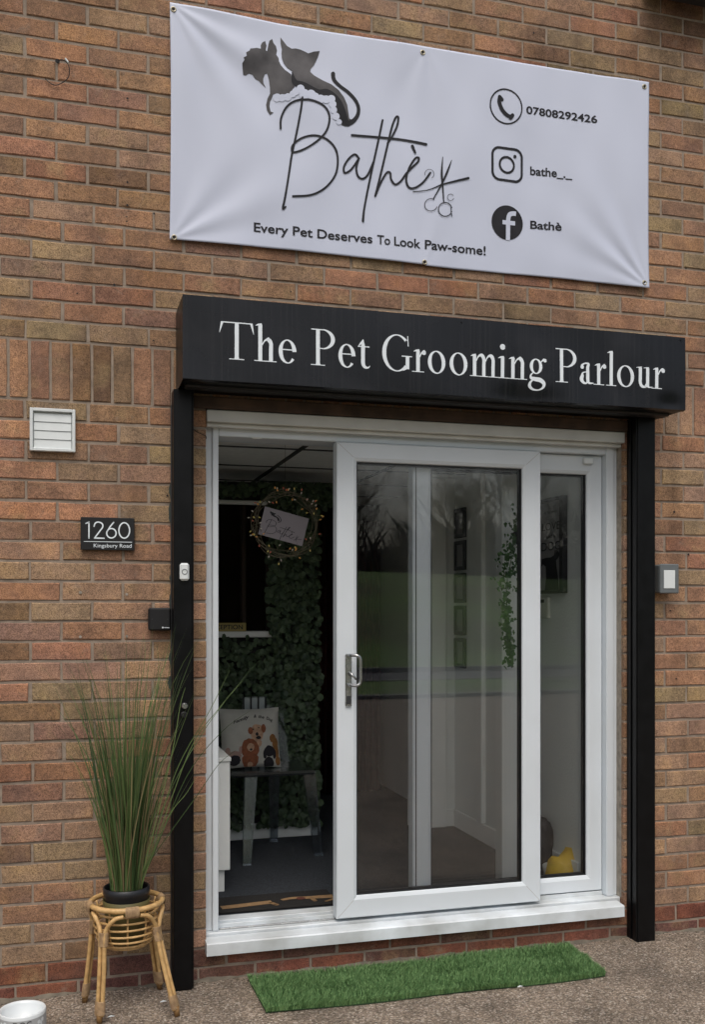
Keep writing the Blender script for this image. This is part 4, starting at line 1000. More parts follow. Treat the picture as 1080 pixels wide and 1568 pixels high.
for i in range(34000):
    u, v = R.random(), R.random()
    if i < 2600: 
        e = R.choice((0, 1, 2, 3)); u, v = ((R.random(), .999) if e in (0, 1) else (R.choice((.001, .999)), R.random()))
    x, y = mq(u, v); z = .006+unev(x, y); a = R.uniform(0, 2*pi); l = R.uniform(.018, .028); le = R.uniform(.004, .016)
    pn = sin(x*9.3+2*sin(y*14))*sin(y*17+x*5); l *= 1+.22*pn; hx, hy = cos(a)*.0013, sin(a)*.0013; b_ = R.uniform(0, 2*pi); dx, dy = cos(b_)*le+.007*pn, sin(b_)*le-.003-.005*abs(pn)
    k = len(V); V += [(x-hx, y-hy, z), (x+hx, y+hy, z), (x+hx*.8+dx*.35, y+hy*.8+dy*.35, z+l*.6), (x-hx*.8+dx*.35, y-hy*.8+dy*.35, z+l*.6), (x+dx, y+dy, z+l)]
    Fc += [(k, k+1, k+2, k+3), (k+3, k+2, k+4)]
ob = MB().add(V, Fc).build('grass_pile', M['turf_blade'], tm); ob['kind'] = 'stuff'

# ------------------------------------------------------------------ rattan stand, pot and grass
SC = (.336, -.185)   # centre on the ground
zr = .386
legs = [(.237, -.300), (.506, -.318), (.468, -.045), (.190, -.100)]
st = empty('rattan_plant_stand', 'four legged rattan plant stand with a basket of cane hoops', 'plant stand', (SC[0], SC[1], 0))
RR = .128
m_ = MB(); m_.ring((SC[0], SC[1], zr), RR, .0098, 48, 10); m_.build('top_ring', M['rattan'], st, True)
angs = []
for (lx, ly) in legs: angs.append(math.atan2(ly-SC[1], lx-SC[0]))
for i, (lx, ly) in enumerate(legs):
    a = angs[i]; ct = (SC[0]+cos(a)*RR*1.02, SC[1]+sin(a)*RR*1.02)
    # leg direction
    tx, ty = -sin(a), cos(a)
    lm = empty if False else None
    m_ = MB()
    for s in (-1, 1):
        off = .0085*s; nb = angs[(i+1) % 4] if s > 0 else angs[(i-1) % 4]
        mid = a+(((nb-a+pi) % (2*pi))-pi)*.36
        P = [(SC[0]+cos(mid)*RR*1.0, SC[1]+sin(mid)*RR*1.0, zr-.020), (SC[0]+cos(a+(mid-a)*.6)*RR*1.03, SC[1]+sin(a+(mid-a)*.6)*RR*1.03, zr-.028),
             (ct[0]+tx*off*2.0, ct[1]+ty*off*2.0, zr-.060), (ct[0]+tx*off*1.05+cos(a)*.004, ct[1]+ty*off*1.05+sin(a)*.004, zr-.098)]
        for q in (.35, .7, .92):
            z = (zr-.098)*(1-q); f = (q)
            P.append((ct[0]+(lx-ct[0])*f+tx*off*1.15, ct[1]+(ly-ct[1])*f+ty*off*1.15, z))
        m_.tube(spline(P, 5), .0078, 8)
    lg_ = m_.build('leg', M['rattan'], st, True)
    def at(q): return (ct[0]+(lx-ct[0])*q, ct[1]+(ly-ct[1])*q)
    for z0_, z1_ in ((zr-.125, zr-.075), (.028, .075)):
        m_ = MB(); nw = int((z1_-z0_)/.0042)
        for k in range(nw):
            z = z0_+(z1_-z0_)*(k+.5)/nw; q = 1-z/(zr-.098); q = max(0, q); p = at(q)
            V = []; 
            for j in range(16):
                t = 2*pi*j/16; e1 = .0212*cos(t); e2 = .0128*sin(t)
                for dz, sc_ in ((-.0021, .90), (-.0008, 1.0), (.0008, 1.0), (.0021, .90)):
                    V.append((p[0]+tx*e1*sc_+cos(a)*e2*sc_, p[1]+ty*e1*sc_+sin(a)*e2*sc_, z+dz))
            m_.add(V, [(4*j+c_, 4*((j+1) % 16)+c_, 4*((j+1) % 16)+c_+1, 4*j+c_+1) for j in range(16) for c_ in range(3)])
        m_.build('binding', M['rattan_wrap'], lg_, True)
    m_ = MB(); m_.tube([(lx, ly, .0), (at(.90)[0], at(.90)[1], .034)], [.0095, .0125], 10); m_.build('foot', M['cane_foot'], lg_, True)
# wrapped bindings on ring between the arches
for i in range(4):
    a0, a1 = angs[i], angs[(i+1) % 4]; a = a0+(((a1-a0+pi) % (2*pi))-pi)/2
    m_ = MB()
    for k in range(9):
        t = a+(k-4)*.040; c0 = Vector((SC[0]+cos(t)*RR, SC[1]+sin(t)*RR, zr-.008)); rd = Vector((cos(t), sin(t), 0)); up = Vector((0, 0, 1)); tn = Vector((-sin(t), cos(t), 0))
        V = []
        for j in range(14):
            q = 2*pi*j/14; e = rd*(.0125*cos(q))+up*(.021*sin(q))
            for dt, s in ((-.0025, .95), (0, 1.02), (.0025, .95)): V.append(c0+e*s+tn*dt)
        m_.add(V, [(3*j+c_, 3*((j+1) % 14)+c_, 3*((j+1) % 14)+c_+1, 3*j+c_+1) for j in range(14) for c_ in range(2)])
    m_.build('ring_binding', M['rattan_wrap'], st, True)
# basket hoops and ribs
prof = [(.112, zr-.028), (.116, zr-.052), (.115, zr-.076), (.111, zr-.100), (.104, zr-.122), (.092, zr-.140), (.075, zr-.153)]
for r_, z_ in prof: MB().ring((SC[0], SC[1], z_), r_, .0042, 40, 8).build('hoop', M['rattan'], st, True)
for k in range(10):
    a = k*2*pi/10+.3; P = [(SC[0]+cos(a)*(r_-.007), SC[1]+sin(a)*(r_-.007), z_) for r_, z_ in [(.118, zr)]+prof]+[(SC[0], SC[1], zr-.160)]
    MB().tube(spline(P, 3), .0035, 6).build('rib', M['rattan'], st, True)
pt = empty('potted_grass', 'tall artificial grass plant in a black pot on the rattan stand', 'potted plant', (SC[0], SC[1], zr-.15))
zp = zr-.148
m_ = MB(); m_.lathe((SC[0], SC[1], zp), [(.062, 0), (.078, .12), (.085, .158), (.082, .158), (.074, .12), (.04, .03)], 40); m_.build('liner_pot', M['olive'], pt, True)
m_ = MB(); m_.lathe((SC[0], SC[1], zr-.005), [(.076, 0), (.080, .030), (.083, .036), (.083, .058), (.079, .060), (.077, .055), (.076, .030)], 44, False); m_.build('pot', M['pot'], pt, True)
m_ = MB(); m_.lathe((SC[0], SC[1], zr+.024), [(.0765, 0), (.03, .003), (.0005, .004)], 30, False); m_.build('soil', M['soil'], pt, True)
R = random.Random(9); zs = zr+.024
def blades(n, mt_, name, spread, hmin, hmax, wmin, wmax, bias=0):
    V = []; Fc = []
    for i in range(n):
        a = R.uniform(0, 2*pi); r0 = .055*sqrt(R.random()); x, y = SC[0]+cos(a)*r0, SC[1]+sin(a)*r0
        H = R.uniform(hmin, hmax); a2 = a+R.uniform(-.7, .7); lean = (r0/.055*.5+R.random()*.6)*spread*H
        if R.random() < .12: lean *= 1.7
        cu = R.uniform(1.2, 3.4); wd = R.uniform(wmin, wmax); tw = R.uniform(0, pi); nseg = 9; pts = []
        dxx, dyy = cos(a2)*lean, sin(a2)*lean*.8
        if y+dyy > -.03: dyy = -.03-y-R.uniform(0, .05)
        droop = R.uniform(0, .16)*lean*2
        for k in range(nseg+1):
            t = k/nseg; z = zs+H*(t - .5*droop*t**3); s = .22*t+.78*t**cu
            w_ = wd*(1-.15*t) if t < .55 else wd*(.92*(1-t)/.45+.02)
            ca, sa = cos(tw+t*1.2)*w_/2, sin(tw+t*1.2)*w_/2
            px_, py2 = x+dxx*s, y+dyy*s; b0 = len(V)
            V += [(px_-ca, py2-sa, z), (px_+ca, py2+sa, z)]
            if k: Fc.append((b0-2, b0-1, b0+1, b0))
    o = MB().add(V, Fc).build(name, mt_, pt, True); o['kind'] = 'stuff'
blades(230, M['blade'], 'grass_blades', .29, .45, 1.0, .0030, .0062)
blades(150, M['blade'], 'low_grass_blades', .22, .25, .55, .0025, .0045)
blades(70, M['blade_dry'], 'dry_grass_blades', .26, .3, .85, .0025, .004)
# a few long blades arching over the door edge to the right
V = []; Fc = []
def long_blade(P, wd):
    S = spline(P, 5); n = len(S)
    for k, p in enumerate(S):
        t = k/(n-1); w_ = wd*(1-t)**.6+.0004; b0 = len(V); 
        V.extend([(p[0]-w_*.45, p[1], p[2]+w_*.35), (p[0]+w_*.45, p[1], p[2]-w_*.35)])
        if k: Fc.append((b0-2, b0-1, b0+1, b0))
cx_, cy_ = SC
for q in (((225, 1320, -.22), (270, 1180, -.25), (320, 1090, -.27), (352, 1026, -.28)), ((228, 1325, -.2), (285, 1190, -.25), (340, 1120, -.3), (383, 1088, -.33)),
          ((226, 1322, -.21), (290, 1150, -.26), (335, 1085, -.3), (372, 1042, -.32)), ((230, 1318, -.2), (300, 1220, -.25), (335, 1170, -.3), (362, 1148, -.3)),
          ((222, 1322, -.22), (262, 1160, -.25), (276, 1080, -.25), (284, 1052, -.25)), ((165, 1300, -.2), (140, 1190, -.22), (128, 1120, -.22), (126, 1090, -.22)), ((165, 1290, -.2), (148, 1240, -.24), (120, 1215, -.26), (103, 1205, -.26)),
          ((228, 1322, -.2), (258, 1250, -.24), (285, 1215, -.25), (300, 1190, -.25)), ((214, 1300, -.2), (232, 1120, -.2), (243, 1030, -.2), (240, 985, -.2)), ((200, 1300, -.2), (206, 1120, -.19), (222, 1010, -.2), (219, 970, -.2))):
    long_blade([(cx_+R.uniform(-.02, .03), cy_, zs)]+[W(a, b_, c) for a, b_, c in q], R.uniform(.0028, .004))
o = MB().add(V, Fc).build('arching_blades', M['blade'], pt, True); o['kind'] = 'stuff'

# ------------------------------------------------------------------ dog bowl
bc = (-.018, -.318); bz = .0
bo = empty('dog_bowl', 'white ceramic dog bowl at the bottom left corner', 'bowl', (bc[0], bc[1], 0))
top_z = .085; br = .078
m_ = MB(); m_.lathe((bc[0], bc[1], 0), [(.074, 0), (br, .006), (br, top_z-.004), (br-.002, top_z), (br-.006, top_z-.001), (br-.010, top_z-.010), (br-.018, .022), (.03, .014), (.0005, .013)], 56, False); m_.build('bowl_body', M['ceramic'], bo, True)
m_ = MB(); m_.lathe((bc[0], bc[1], 0), [(br+.0005, .012), (br+.0005, top_z-.013)], 56, False); m_.build('grey_band', M['ceramic_pale'], bo, True)
def bcurve(s, z, off=0):   # s metres round the side, 0 faces the camera
    a = math.atan2(-DIST-bc[1], X0-bc[0])+s/br; return (bc[0]+(br+.0009+off)*cos(a), bc[1]+(br+.0009+off)*sin(a), z)
m_ = MB(); text_fit(m_, 'DOG', (-.030, .046), (.030, .046), .022, bcurve, .0004, .01); m_.build('lettering', M['ceramic_grey'], bo)
for s0 in (-.068, .066):
    m_ = MB()
    for k, (ds, dz) in enumerate(((-.008, .056), (.008, .060), (-.004, .024), (.010, .028))): circ(m_, s0+ds, dz, .0035, .007, bcurve, .0006+.0001*k)
    ribbon(m_, [(s0, .056), (s0+.003, .028)], .008, bcurve, .0012); m_.build('bone_print', M['ceramic'], bo)
# little bits of litter and a pebble or two on the ground
for px, py in ((170, 1558), (797, 1512), (250, 1535)):
    fz = F*EYE/(py-CY); fx_ = (px-CX)/F*fz; X_ = X0+fx_*cos(TH)+fz*sin(TH); Y_ = -fx_*sin(TH)+fz*cos(TH)-DIST
    m_ = MB(); m_.tube([(X_-.012, Y_, .004), (X_, Y_+.002, .006), (X_+.012, Y_+.004, .004)], [.001, .0035, .001], 6); o = m_.build('litter_scrap', M['white_plastic'])
    tag(o, {170: 'thin white scrap lying between the front legs of the rattan stand', 797: 'white speck on the ground below the right end of the grass mat', 250: 'tiny white scrap lying between the rattan stand and the left post'}[px], 'litter')

# ------------------------------------------------------------------ interior room
FZ = .19; CZ = 2.205; YB = 1.5; YD = 3.1
wx = lambda px, Y: WX(px, Y)
fl = MB().box(.55, 2.42, .186, YD+.1, FZ-.03, FZ).build('interior_floor', M['carpet']); fl['kind'] = 'structure'
def wall_piece(name, *a, m=M['in_wall']):
    o = MB().box(*a).build(name, m); o['kind'] = 'structure'; return o
wall_piece('interior_wall', 2.38, 2.46, .186, .90, FZ-.03, CZ+.25)
wall_piece('interior_wall', 2.292, 2.46, .901, YD+.1, FZ-.03, CZ+.25)
wall_piece('interior_wall', .52, .60, .186, YD+.1, FZ-.03, CZ+.25)
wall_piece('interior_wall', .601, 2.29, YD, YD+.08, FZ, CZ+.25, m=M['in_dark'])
xpr = wx(488, YB); xbr = wx(633, YB)
wall_piece('interior_wall', xbr, 2.291, YB, YB+.10, FZ, CZ+.0)
wall_piece('interior_ceiling_void', .5, 2.5, .112, YD+.2, CZ+.26, CZ+.30, m=M['in_black'])
ceil = empty('suspended_ceiling', 'pale suspended ceiling of large tiles inside the shop', 'ceiling', (1.5, 1.5, CZ))
xs = [.601, 1.2-.6+.003, 1.2, 1.8, 2.378]; xs = [.602, 1.2, 1.8, 2.378]; ys = [.188, .75, 1.35, 1.95, 2.55, YD-.002]
for i in range(3):
    for j in range(5): MB().box(xs[i]+.012, xs[i+1]-.012, ys[j]+.013, ys[j+1]-.013, CZ+.004, CZ+.016, .003).build('ceiling_tile', M['ceiling'], ceil)
m_ = MB()
for x in xs[1:-1]: m_.box(x-.0115, x+.0115, .19, YD-.01, CZ+.0005, CZ+.03)
m_.build('grid_bar', M['ceiling_bar'], ceil)
for y in ys[1:-1]: MB().box(xs[0], xs[-1], y-.0120, y+.0120, CZ+.0010, CZ+.0302).build('grid_bar', M['ceiling_bar'], ceil)
# skirting
for a in ((xbr, 2.29, YB-.014, YB-.001, FZ+.001, FZ+.10), (2.278, 2.291, .902, YB-.015, FZ+.001, FZ+.10), (2.366, 2.379, .19, .9, FZ+.001, FZ+.10), (.66, xpr-.01, YB-.02, YB-.006, FZ+.001, FZ+.085)):
    o = MB().box(*a, .003).build('skirting_board', M['in_white']); o['kind'] = 'structure'
# door architrave pieces on back right
o = MB().box(wx(661, YB-.03), wx(684, YB-.03), YB-.03, YB-.0142, FZ+.001, CZ-.01, .004).build('door_casing', M['in_white']); o['kind'] = 'structure'
o = MB().box(2.262, 2.2905, 1.05, 1.12, FZ+.105, CZ-.01, .004).build('door_casing', M['in_white']); o['kind'] = 'structure'
# white upright near the glass
wp = MB().box(wx(769, .30), wx(796, .30), .30, .372, FZ+.001, CZ-.001, .003).build('white_upright_post', M['in_white']); tag(wp, 'tall white upright post inside behind the hanging plant', 'post')
# reception counter / partition
rc = empty('reception_partition', 'reception counter and partition clad in ivy, with an open hatch', 'reception counter', (1, YB, FZ))
hz_0, hz_1 = WZ(370, 966, YB), WZ(370, 772, YB); hx1 = wx(411, YB)
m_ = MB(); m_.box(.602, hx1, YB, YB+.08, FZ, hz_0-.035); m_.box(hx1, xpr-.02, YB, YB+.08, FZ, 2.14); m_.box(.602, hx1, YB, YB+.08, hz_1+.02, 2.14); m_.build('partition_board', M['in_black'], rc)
MB().box(.602, hx1+.02, YB-.05, YB+.16, hz_0-.034, hz_0-.002, .004).build('counter_top', M['in_white'], rc)
MB().box(.602, hx1-.01, YB-.03, YB-.001, hz_1-.004, hz_1+.018, .003).build('hatch_rail', M['in_white'], rc)
MB().box(hx1-.014, hx1, YB-.02, YB-.001, hz_0, hz_1-.005, .003).build('hatch_side', M['in_dark'], rc)
MB().box(wx(369, YB+.1), wx(376, YB+.1), YB+.082, YB+.13, hz_0, hz_1, .003).build('hatch_post', M['in_dark'], rc)
MB().box(xpr-.019, xpr, YB-.01, YB+.09, FZ, 2.1, .003).build('end_post', M['in_dark'], rc)
# curtain and rear of the room
o = MB(); 
V = []; n = 60
for i in range(n+1):
    x = wx(491, 2.6)+(.42)*i/n; y = 2.6+.03*sin(i*1.1); V += [(x, y, FZ+.02), (x, y, 2.05)]
cu = o.add(V, [(2*i, 2*i+2, 2*i+3, 2*i+1) for i in range(n)]).build('curtain', M['red_cloth'], None, True); cu.modifiers.new('t', 'SOLIDIFY').thickness = .003
tag(cu, 'dark red curtain deep in the passage behind the ivy counter', 'curtain')
# ivy: two leaf fields as stuff parts
def leaves(name, mt_, n, fn, smin, smax, parent, roundness=1.0, seed=1):
    R = random.Random(seed); V = []; Fc = []
    for i in range(n):
        p = fn(R)
        if p is None: continue
        s = R.uniform(smin, smax); nrm = Vector((R.uniform(-.8, .8), -1, R.uniform(-.3, .9))).normalized()
        t = nrm.cross(Vector((R.uniform(-.5, .5), 0, 1))).normalized(); b_ = nrm.cross(t); rot = R.uniform(-1.2, 1.2)
        t, b_ = t*cos(rot)+b_*sin(rot), b_*cos(rot)-t*sin(rot); P0 = Vector(p); k = len(V)
        out = [(0, -1), (.75, -.55), (.95*roundness, .15), (.5*roundness, .8), (0, 1.15), (-.5*roundness, .8), (-.95*roundness, .15), (-.75, -.55)]
        V.append(tuple(P0+nrm*s*.0))
        for u, v in out: V.append(tuple(P0+t*u*s*.5+b_*v*s*.5+nrm*(-.18*s*(u*u+.6*v*v))))
        Fc += [(k, k+1+j, k+1+(j+1) % 8) for j in range(8)]
    o = MB().add(V, Fc).build(name, mt_, parent); o['kind'] = 'stuff'; return o
def in_part(R):
    x = R.uniform(.61, xpr+.0); z = R.uniform(FZ+.07, 2.13)
    if x < hx1-.01 and hz_0-.09 < z < hz_1+.035: 
        if not (z < hz_0-.03 and R.random() < .5): return None
    if x > xpr-.015 and R.random() < .5: return None
    return (x, YB-.025-R.random()*.05, z)
leaves('ivy_leaves', M['ivy'], 5200, in_part, .022, .045, rc, 1, 3)
leaves('round_leaves', M['ivy_round'], 900, lambda R: (lambda p: p if p and p[0] > hx1-.05 else None)(in_part(R)), .035, .055, rc, 1.1, 4)
leaves('header_leaves', M['ivy'], 500, lambda R: (R.uniform(hx1, xpr+.07), YB-.04-R.random()*.04, 2.13-abs(R.gauss(0, .05))), .03, .05, rc, 1, 6)
# reception sign
sgy = YB-.045; a, b_ = W(318, 948, sgy), W(377, 961, sgy)
sg = empty('reception_sign', 'small yellow reception sign standing on the counter', 'sign', (a[0], sgy, b_[2]))
z_s = hz_0-.001; MB().box(a[0]-.02, b_[0], sgy, sgy+.02, z_s, z_s+.046, .001).build('sign_block', M['sign_yellow'], sg)
m_ = MB(); text_fit(m_, 'RECEPTION', (a[0]+.004, z_s+.011), (b_[0]-.018, z_s+.011), .025, lambda u, v, off=0: (u, sgy-off, v), .0008, .02); m_.build('sign_lettering', M['sign_ink'], sg)
# wreath of little bulbs with hanging card
WYY = .34; wc = W(437, 803, WYY)
wrth = empty('light_wreath', 'round wire wreath of small amber bulbs hanging in the doorway', 'wreath', wc)
Rw = .132; R = random.Random(2)
for k in range(7):
    m_ = MB(); rr_ = Rw+R.uniform(-.014, .014); ph = R.uniform(0, 6); P = []
    for i in range(49):
        a = 2*pi*i/48; P.append((wc[0]+cos(a)*(rr_+.007*sin(5*a+ph)), wc[1]+.012*sin(7*a+ph), wc[2]+sin(a)*(rr_+.007*sin(5*a+ph))))
    m_.tube(P, .0013, 5, False); m_.build('wire_hoop', M['wire'], wrth, True)
def bulb_mat(name, c, e):
    m, t, b, N, L = new_mat(name); b.inputs['Base Color'].default_value = (*c, 1); b.inputs['Emission Color'].default_value = (*c, 1); b.inputs['Emission Strength'].default_value = e; b.inputs['Roughness'].default_value = .3; return m
BM = [bulb_mat('amber_bulb', (.5, .24, .06), .10), bulb_mat('red_bulb', (.4, .10, .06), .06), bulb_mat('yellow_bulb', (.45, .38, .10), .09), bulb_mat('pale_bulb', (.42, .38, .32), .05)]
for k in range(64):
    a = R.uniform(0, 2*pi); r0 = Rw+R.uniform(-.012, .012); l = R.uniform(.008, .028)*(1 if R.random() < .7 else -1); a2 = a+R.uniform(-.12, .12)
    p0 = Vector((wc[0]+cos(a)*r0, wc[1]-.010, wc[2]+sin(a)*r0)); p1 = Vector((wc[0]+cos(a2)*(r0+l), wc[1]-.016, wc[2]+sin(a2)*(r0+l))); d = (p1-p0).normalized()
    m_ = MB(); m_.tube([p0, p1], .0010, 4); st_ = m_.build('stem', M['wire'], wrth)
    m_ = MB(); m_.tube([p1, p1+d*.003, p1+d*.007, p1+d*.010], [.0015, .0030, .0028, .0008], 6); m_.build('bulb', R.choice(BM), st_, True)
m_ = MB(); m_.tube([(wc[0], wc[1], wc[2]+Rw), (wc[0], wc[1], CZ+.003)], .0006, 4); m_.build('hanging_thread', M['wire'], wrth)
cd = empty('logo_card', 'grey card with script logo tied inside the wreath', 'card', (wc[0], wc[1], wc[2]))
cc = W(434.5, 806, WYY-.005); ca, sa = cos(radians(-14)), sin(radians(-14))
cmx = lambda u, v, off=0: (cc[0]+u*ca-v*sa, WYY-.006-off, cc[2]+u*sa+v*ca)
m_ = MB(); hw, hh_ = .100, .062
V = [cmx(u*hw, v*hh_, o) for o in (0, -.002) for u, v in ((-1, -1), (1, -1), (1, 1), (-1, 1))]
m_.add(V, [(0, 1, 2, 3), (7, 6, 5, 4), (0, 4, 5, 1), (1, 5, 6, 2), (2, 6, 7, 3), (3, 7, 4, 0)]); m_.build('card_sheet', M['card'], cd)
def lc(u, v, off=0): return cmx(-.078+(u-198)*.000205, .052-(v-60)*.000145, off)
m_ = MB()
for k, (P, wd) in enumerate(S): stroke(m_, P, wd*1.25, lc, .0008+.00004*k, 5)
poly_fill(m_, [(p[0]*.8+60, p[1]*.62+40) for p in cat], lc, .0016); stroke(m_, [(390, 150), (450, 190), (490, 260), (480, 320), (440, 345)], 16, lc, .0018, 5)
m_.build('card_lettering', M['ink'], cd)
# clear chair
ch = empty('clear_chair', 'clear plastic chair inside the open doorway, cushion on its seat', 'chair', (1.15, 1.1, FZ))
SZc = FZ+.445; cl, cr, cf, cb_ = .905, 1.335, .98, 1.38
def taper(mbx, p0, p1, w0, w1, d0, d1):
    V = [(p0[0]+sx*w0/2, p0[1]+sy*d0/2, p0[2]) for sx, sy in ((-1, -1), (1, -1), (1, 1), (-1, 1))]+[(p1[0]+sx*w1/2, p1[1]+sy*d1/2, p1[2]) for sx, sy in ((-1, -1), (1, -1), (1, 1), (-1, 1))]
    mbx.add(V, [(0, 3, 2, 1), (4, 5, 6, 7)]+[(i, (i+1) % 4, 4+(i+1) % 4, 4+i) for i in range(4)])
for (tx_, ty_), (fx_, fy_) in (((1.005, cf+.03), (.975, .955)), ((cr-.03, cf+.04), (1.36, 1.035)), ((.93, cb_-.03), (.90, 1.40)), ((1.19, cb_-.03), (1.20, 1.40))):
    m_ = MB(); taper(m_, (fx_, fy_, FZ+.001), (tx_, ty_, SZc-.02), .040, .060, .03, .04); m_.build('leg', M['clearleg'], ch)
m_ = MB(); m_.box(cl, cr, cf, cb_, SZc-.022, SZc, .012); m_.build('seat', M['clearleg'], ch)
m_ = MB(); V = []; nn = 16
for j in range(9):
    for i in range(nn+1):
        u = i/nn*2-1; v = j/8; x = 1.07+u*.20*(1-.10*v); y = cb_-.03+.06*v-.03*u*u; z = SZc+.001+v*.30*(1-.22*u**4*1); V.append((x, y, z))
m_.add(V, [(j*(nn+1)+i, j*(nn+1)+i+1, (j+1)*(nn+1)+i+1, (j+1)*(nn+1)+i) for j in range(8) for i in range(nn)])
bk = m_.build('backrest', M['clearplastic'], ch, True)
# cushion
CYC = 1.10; ccx = (WX(341, CYC)+WX(428, CYC))/2; cs = .155
cz0 = SZc+.002; cu_ = empty('dog_cushion', 'cream cushion printed with five dogs propped on the clear chair', 'cushion', (ccx, CYC, cz0))
def cush(u, v, side):   # u,v in -1..1
    pin = (1-.05*(1-v*v)) ; px_ = u*cs*(1-.05*(1-v*v)); pz = v*cs*(1-.05*(1-u*u))
    th_ = .055*((1-u*u)*(1-v*v))**.42
    tl = .22; x = ccx+px_; y = CYC+(pz+cs)*tl - th_*side; z = cz0+cs*.985+pz*.97
    return (x, y, z)
m_ = MB(); nn = 20
for sgn in (1, -1):
    V = [cush(i/nn*2-1, j/nn*2-1, sgn) for j in range(nn+1) for i in range(nn+1)]
    m_.add(V, [(j*(nn+1)+i, j*(nn+1)+i+1, (j+1)*(nn+1)+i+1, (j+1)*(nn+1)+i)[::sgn] for j in range(nn) for i in range(nn)])
m_.build('cushion_cover', M['cushion'], cu_, True)
# cushion prints in magnified frame (10.286 px per photo px from (335,1080))
def cpm(u, v, off=0):
    U = ((u-60)/880)*2-1; Vv = 1-((v-130)/900)*2
    U = max(-.97, min(.97, U)); Vv = max(-.97, min(.97, Vv)); p = cush(U, Vv, 1); return (p[0], p[1]-.001-off, p[2])
def blob(mbx, cu2, cv, ru, rv, off, n=22, jag=.06, seed=0, a0=0):
    Rb = random.Random(seed); ring = []
    c_ = [cpm(cu2, cv, off)]
    for r_ in (.5, 1):
        for i in range(n):
            a = 2*pi*i/n; k = r_*(1+Rb.uniform(-jag, jag)) if r_ == 1 else r_; c_.append(cpm(cu2+ru*k*cos(a), cv+rv*k*sin(a), off))
    mbx.add(c_, [(0, 1+(i+1) % n, 1+i) for i in range(n)]+[(1+i, 1+(i+1) % n, 1+n+(i+1) % n, 1+n+i) for i in range(n)])
def prints(name, mt_, L_, off):
    m_ = MB()
    for k, (a, b_, c_, d) in enumerate(L_): blob(m_, a, b_, c_, d, off+k*.00012, seed=k+int(a))
    return m_.build(name, mt_, cu_)
prints('pale_dog_print', M['d_tan'], [(580, 480, 100, 130), (590, 640, 60, 70)], .001)
prints('pale_dog_ears_print', M['d_ginger'], [(482, 445, 38, 55), (685, 420, 36, 65)], .0016)
prints('ginger_dog_print', M['d_ginger'], [(470, 900, 125, 140), (465, 690, 125, 125), (385, 760, 45, 75), (560, 740, 45, 80)], .002)
prints('ginger_dog_face_print', M['d_tan'], [(475, 700, 55, 65), (470, 980, 40, 50)], .003)
prints('black_dog_print', M['d_black'], [(750, 960, 80, 95), (765, 770, 80, 85), (690, 820, 26, 70), (838, 820, 26, 75)], .002)
prints('small_dog_print', M['d_pink'], [(240, 830, 95, 80), (330, 740, 28, 60), (140, 750, 36, 50)], .0015)
prints('small_dog_mask_print', M['d_black'], [(240, 900, 85, 85)], .0036)
prints('ginger_dog_nose_print', M['d_black'], [(480, 735, 20, 18)], .0036); prints('pale_dog_muzzle_print', M['d_black'], [(580, 500, 22, 28), (600, 555, 40, 25)], .0036)
for e_ in ((525, 425, 10, 12), (610, 405, 10, 12)): prints('dog_eye_print', M['d_black'], [e_], .0036)
prints('amber_dog_print', M['d_amber'], [(825, 580, 50, 65), (860, 660, 45, 90), (885, 800, 30, 110), (890, 930, 40, 70)], .001)
m_ = MB()
arcp = [(235, 330), (330, 290), (430, 262), (530, 250), (630, 258), (730, 285), (830, 335)]
for a, b_, s_ in ((235, 480, 'Family'), (545, 590, '&'), (615, 705, 'the'), (735, 835, 'Dog')):
    yv = lambda q: 345-95*(1-((q-540)/310)**2)
    text_fit(m_, s_, (a, yv(a)), (b_, yv(b_)), -48, cpm, .001, .02, shear=.3)
m_.build('cushion_lettering', M['ink'], cu_)
# silver block with dark bars on the seat behind the cushion
ly = 1.31; a, b_ = W(372, 1067, ly), W(408, 1100, ly)
lt = empty('silver_lantern', 'small silver lantern with dark bars standing behind the dog cushion', 'block', (a[0], ly, SZc))
lx0, lx1, lz1 = a[0], b_[0], a[2]
MB().box(lx0+.006, lx1-.006, ly+.004, ly+.05, SZc+.002, lz1-.004, .002).build('block_body', M['silver'], lt)  # plain silver block, dark bars set along its front
for k in range(4):
    x = lx0+(lx1-lx0-.008)*k/3; MB().box(x, x+.008, ly-.006, ly+.0035, SZc+.002, lz1, .001).build('bar', M['frame_dark'], lt)
# white cabinet at the left of the doorway
cbn = empty('white_cabinet', 'low white cabinet just inside the left side of the doorway', 'cabinet', (.72, .7, FZ))
xr_ = wx(352.5, .5); cz1 = WZ(345, 1166, .5)
MB().box(.602, xr_, .5, .90, FZ+.10, cz1, .003).build('carcass', M['in_white'], cbn); MB().box(.602, xr_-.022, .52, .88, FZ+.001, FZ+.099, .002).build('plinth', M['in_white'], cbn)
MB().box(.602, xr_+.004, .492, .905, cz1+.001, cz1+.02, .003).build('cabinet_top', M['in_white'], cbn)
# door mat inside
dm_ = empty('coir_doormat', 'black doormat with tan bone shapes just inside the open door', 'doormat', (.95, .25, FZ))
mx0, mx1, my0, my1 = .72, 1.24, .192, .40
MB().box(mx0, mx1, my0, my1, FZ+.001, FZ+.012, .004).build('mat_base', M['mat_black'], dm_)
mm = lambda u, v, off=0: (u, v, FZ+.0123+off)
m_ = MB()
ribbon(m_, spline([(.745, .245, 1), (.80, .250, 1), (.90, .262, 1), (.965, .268, 1)], 5), .046, mm, .001); stroke(m_, [(.955, .262), (.975, .225)], .024, mm, .0014)
ribbon(m_, spline([(1.01, .285), (1.06, .300), (1.12, .290), (1.18, .285), (1.235, .280)], 5), [.022+.0014*i for i in range(21)], mm, .001); stroke(m_, [(1.14, .28), (1.145, .235)], .020, mm, .0014); stroke(m_, [(1.19, .215), (1.235, .245)], .016, mm, .0014)
m_.build('tan_shape', M['coir'], dm_)
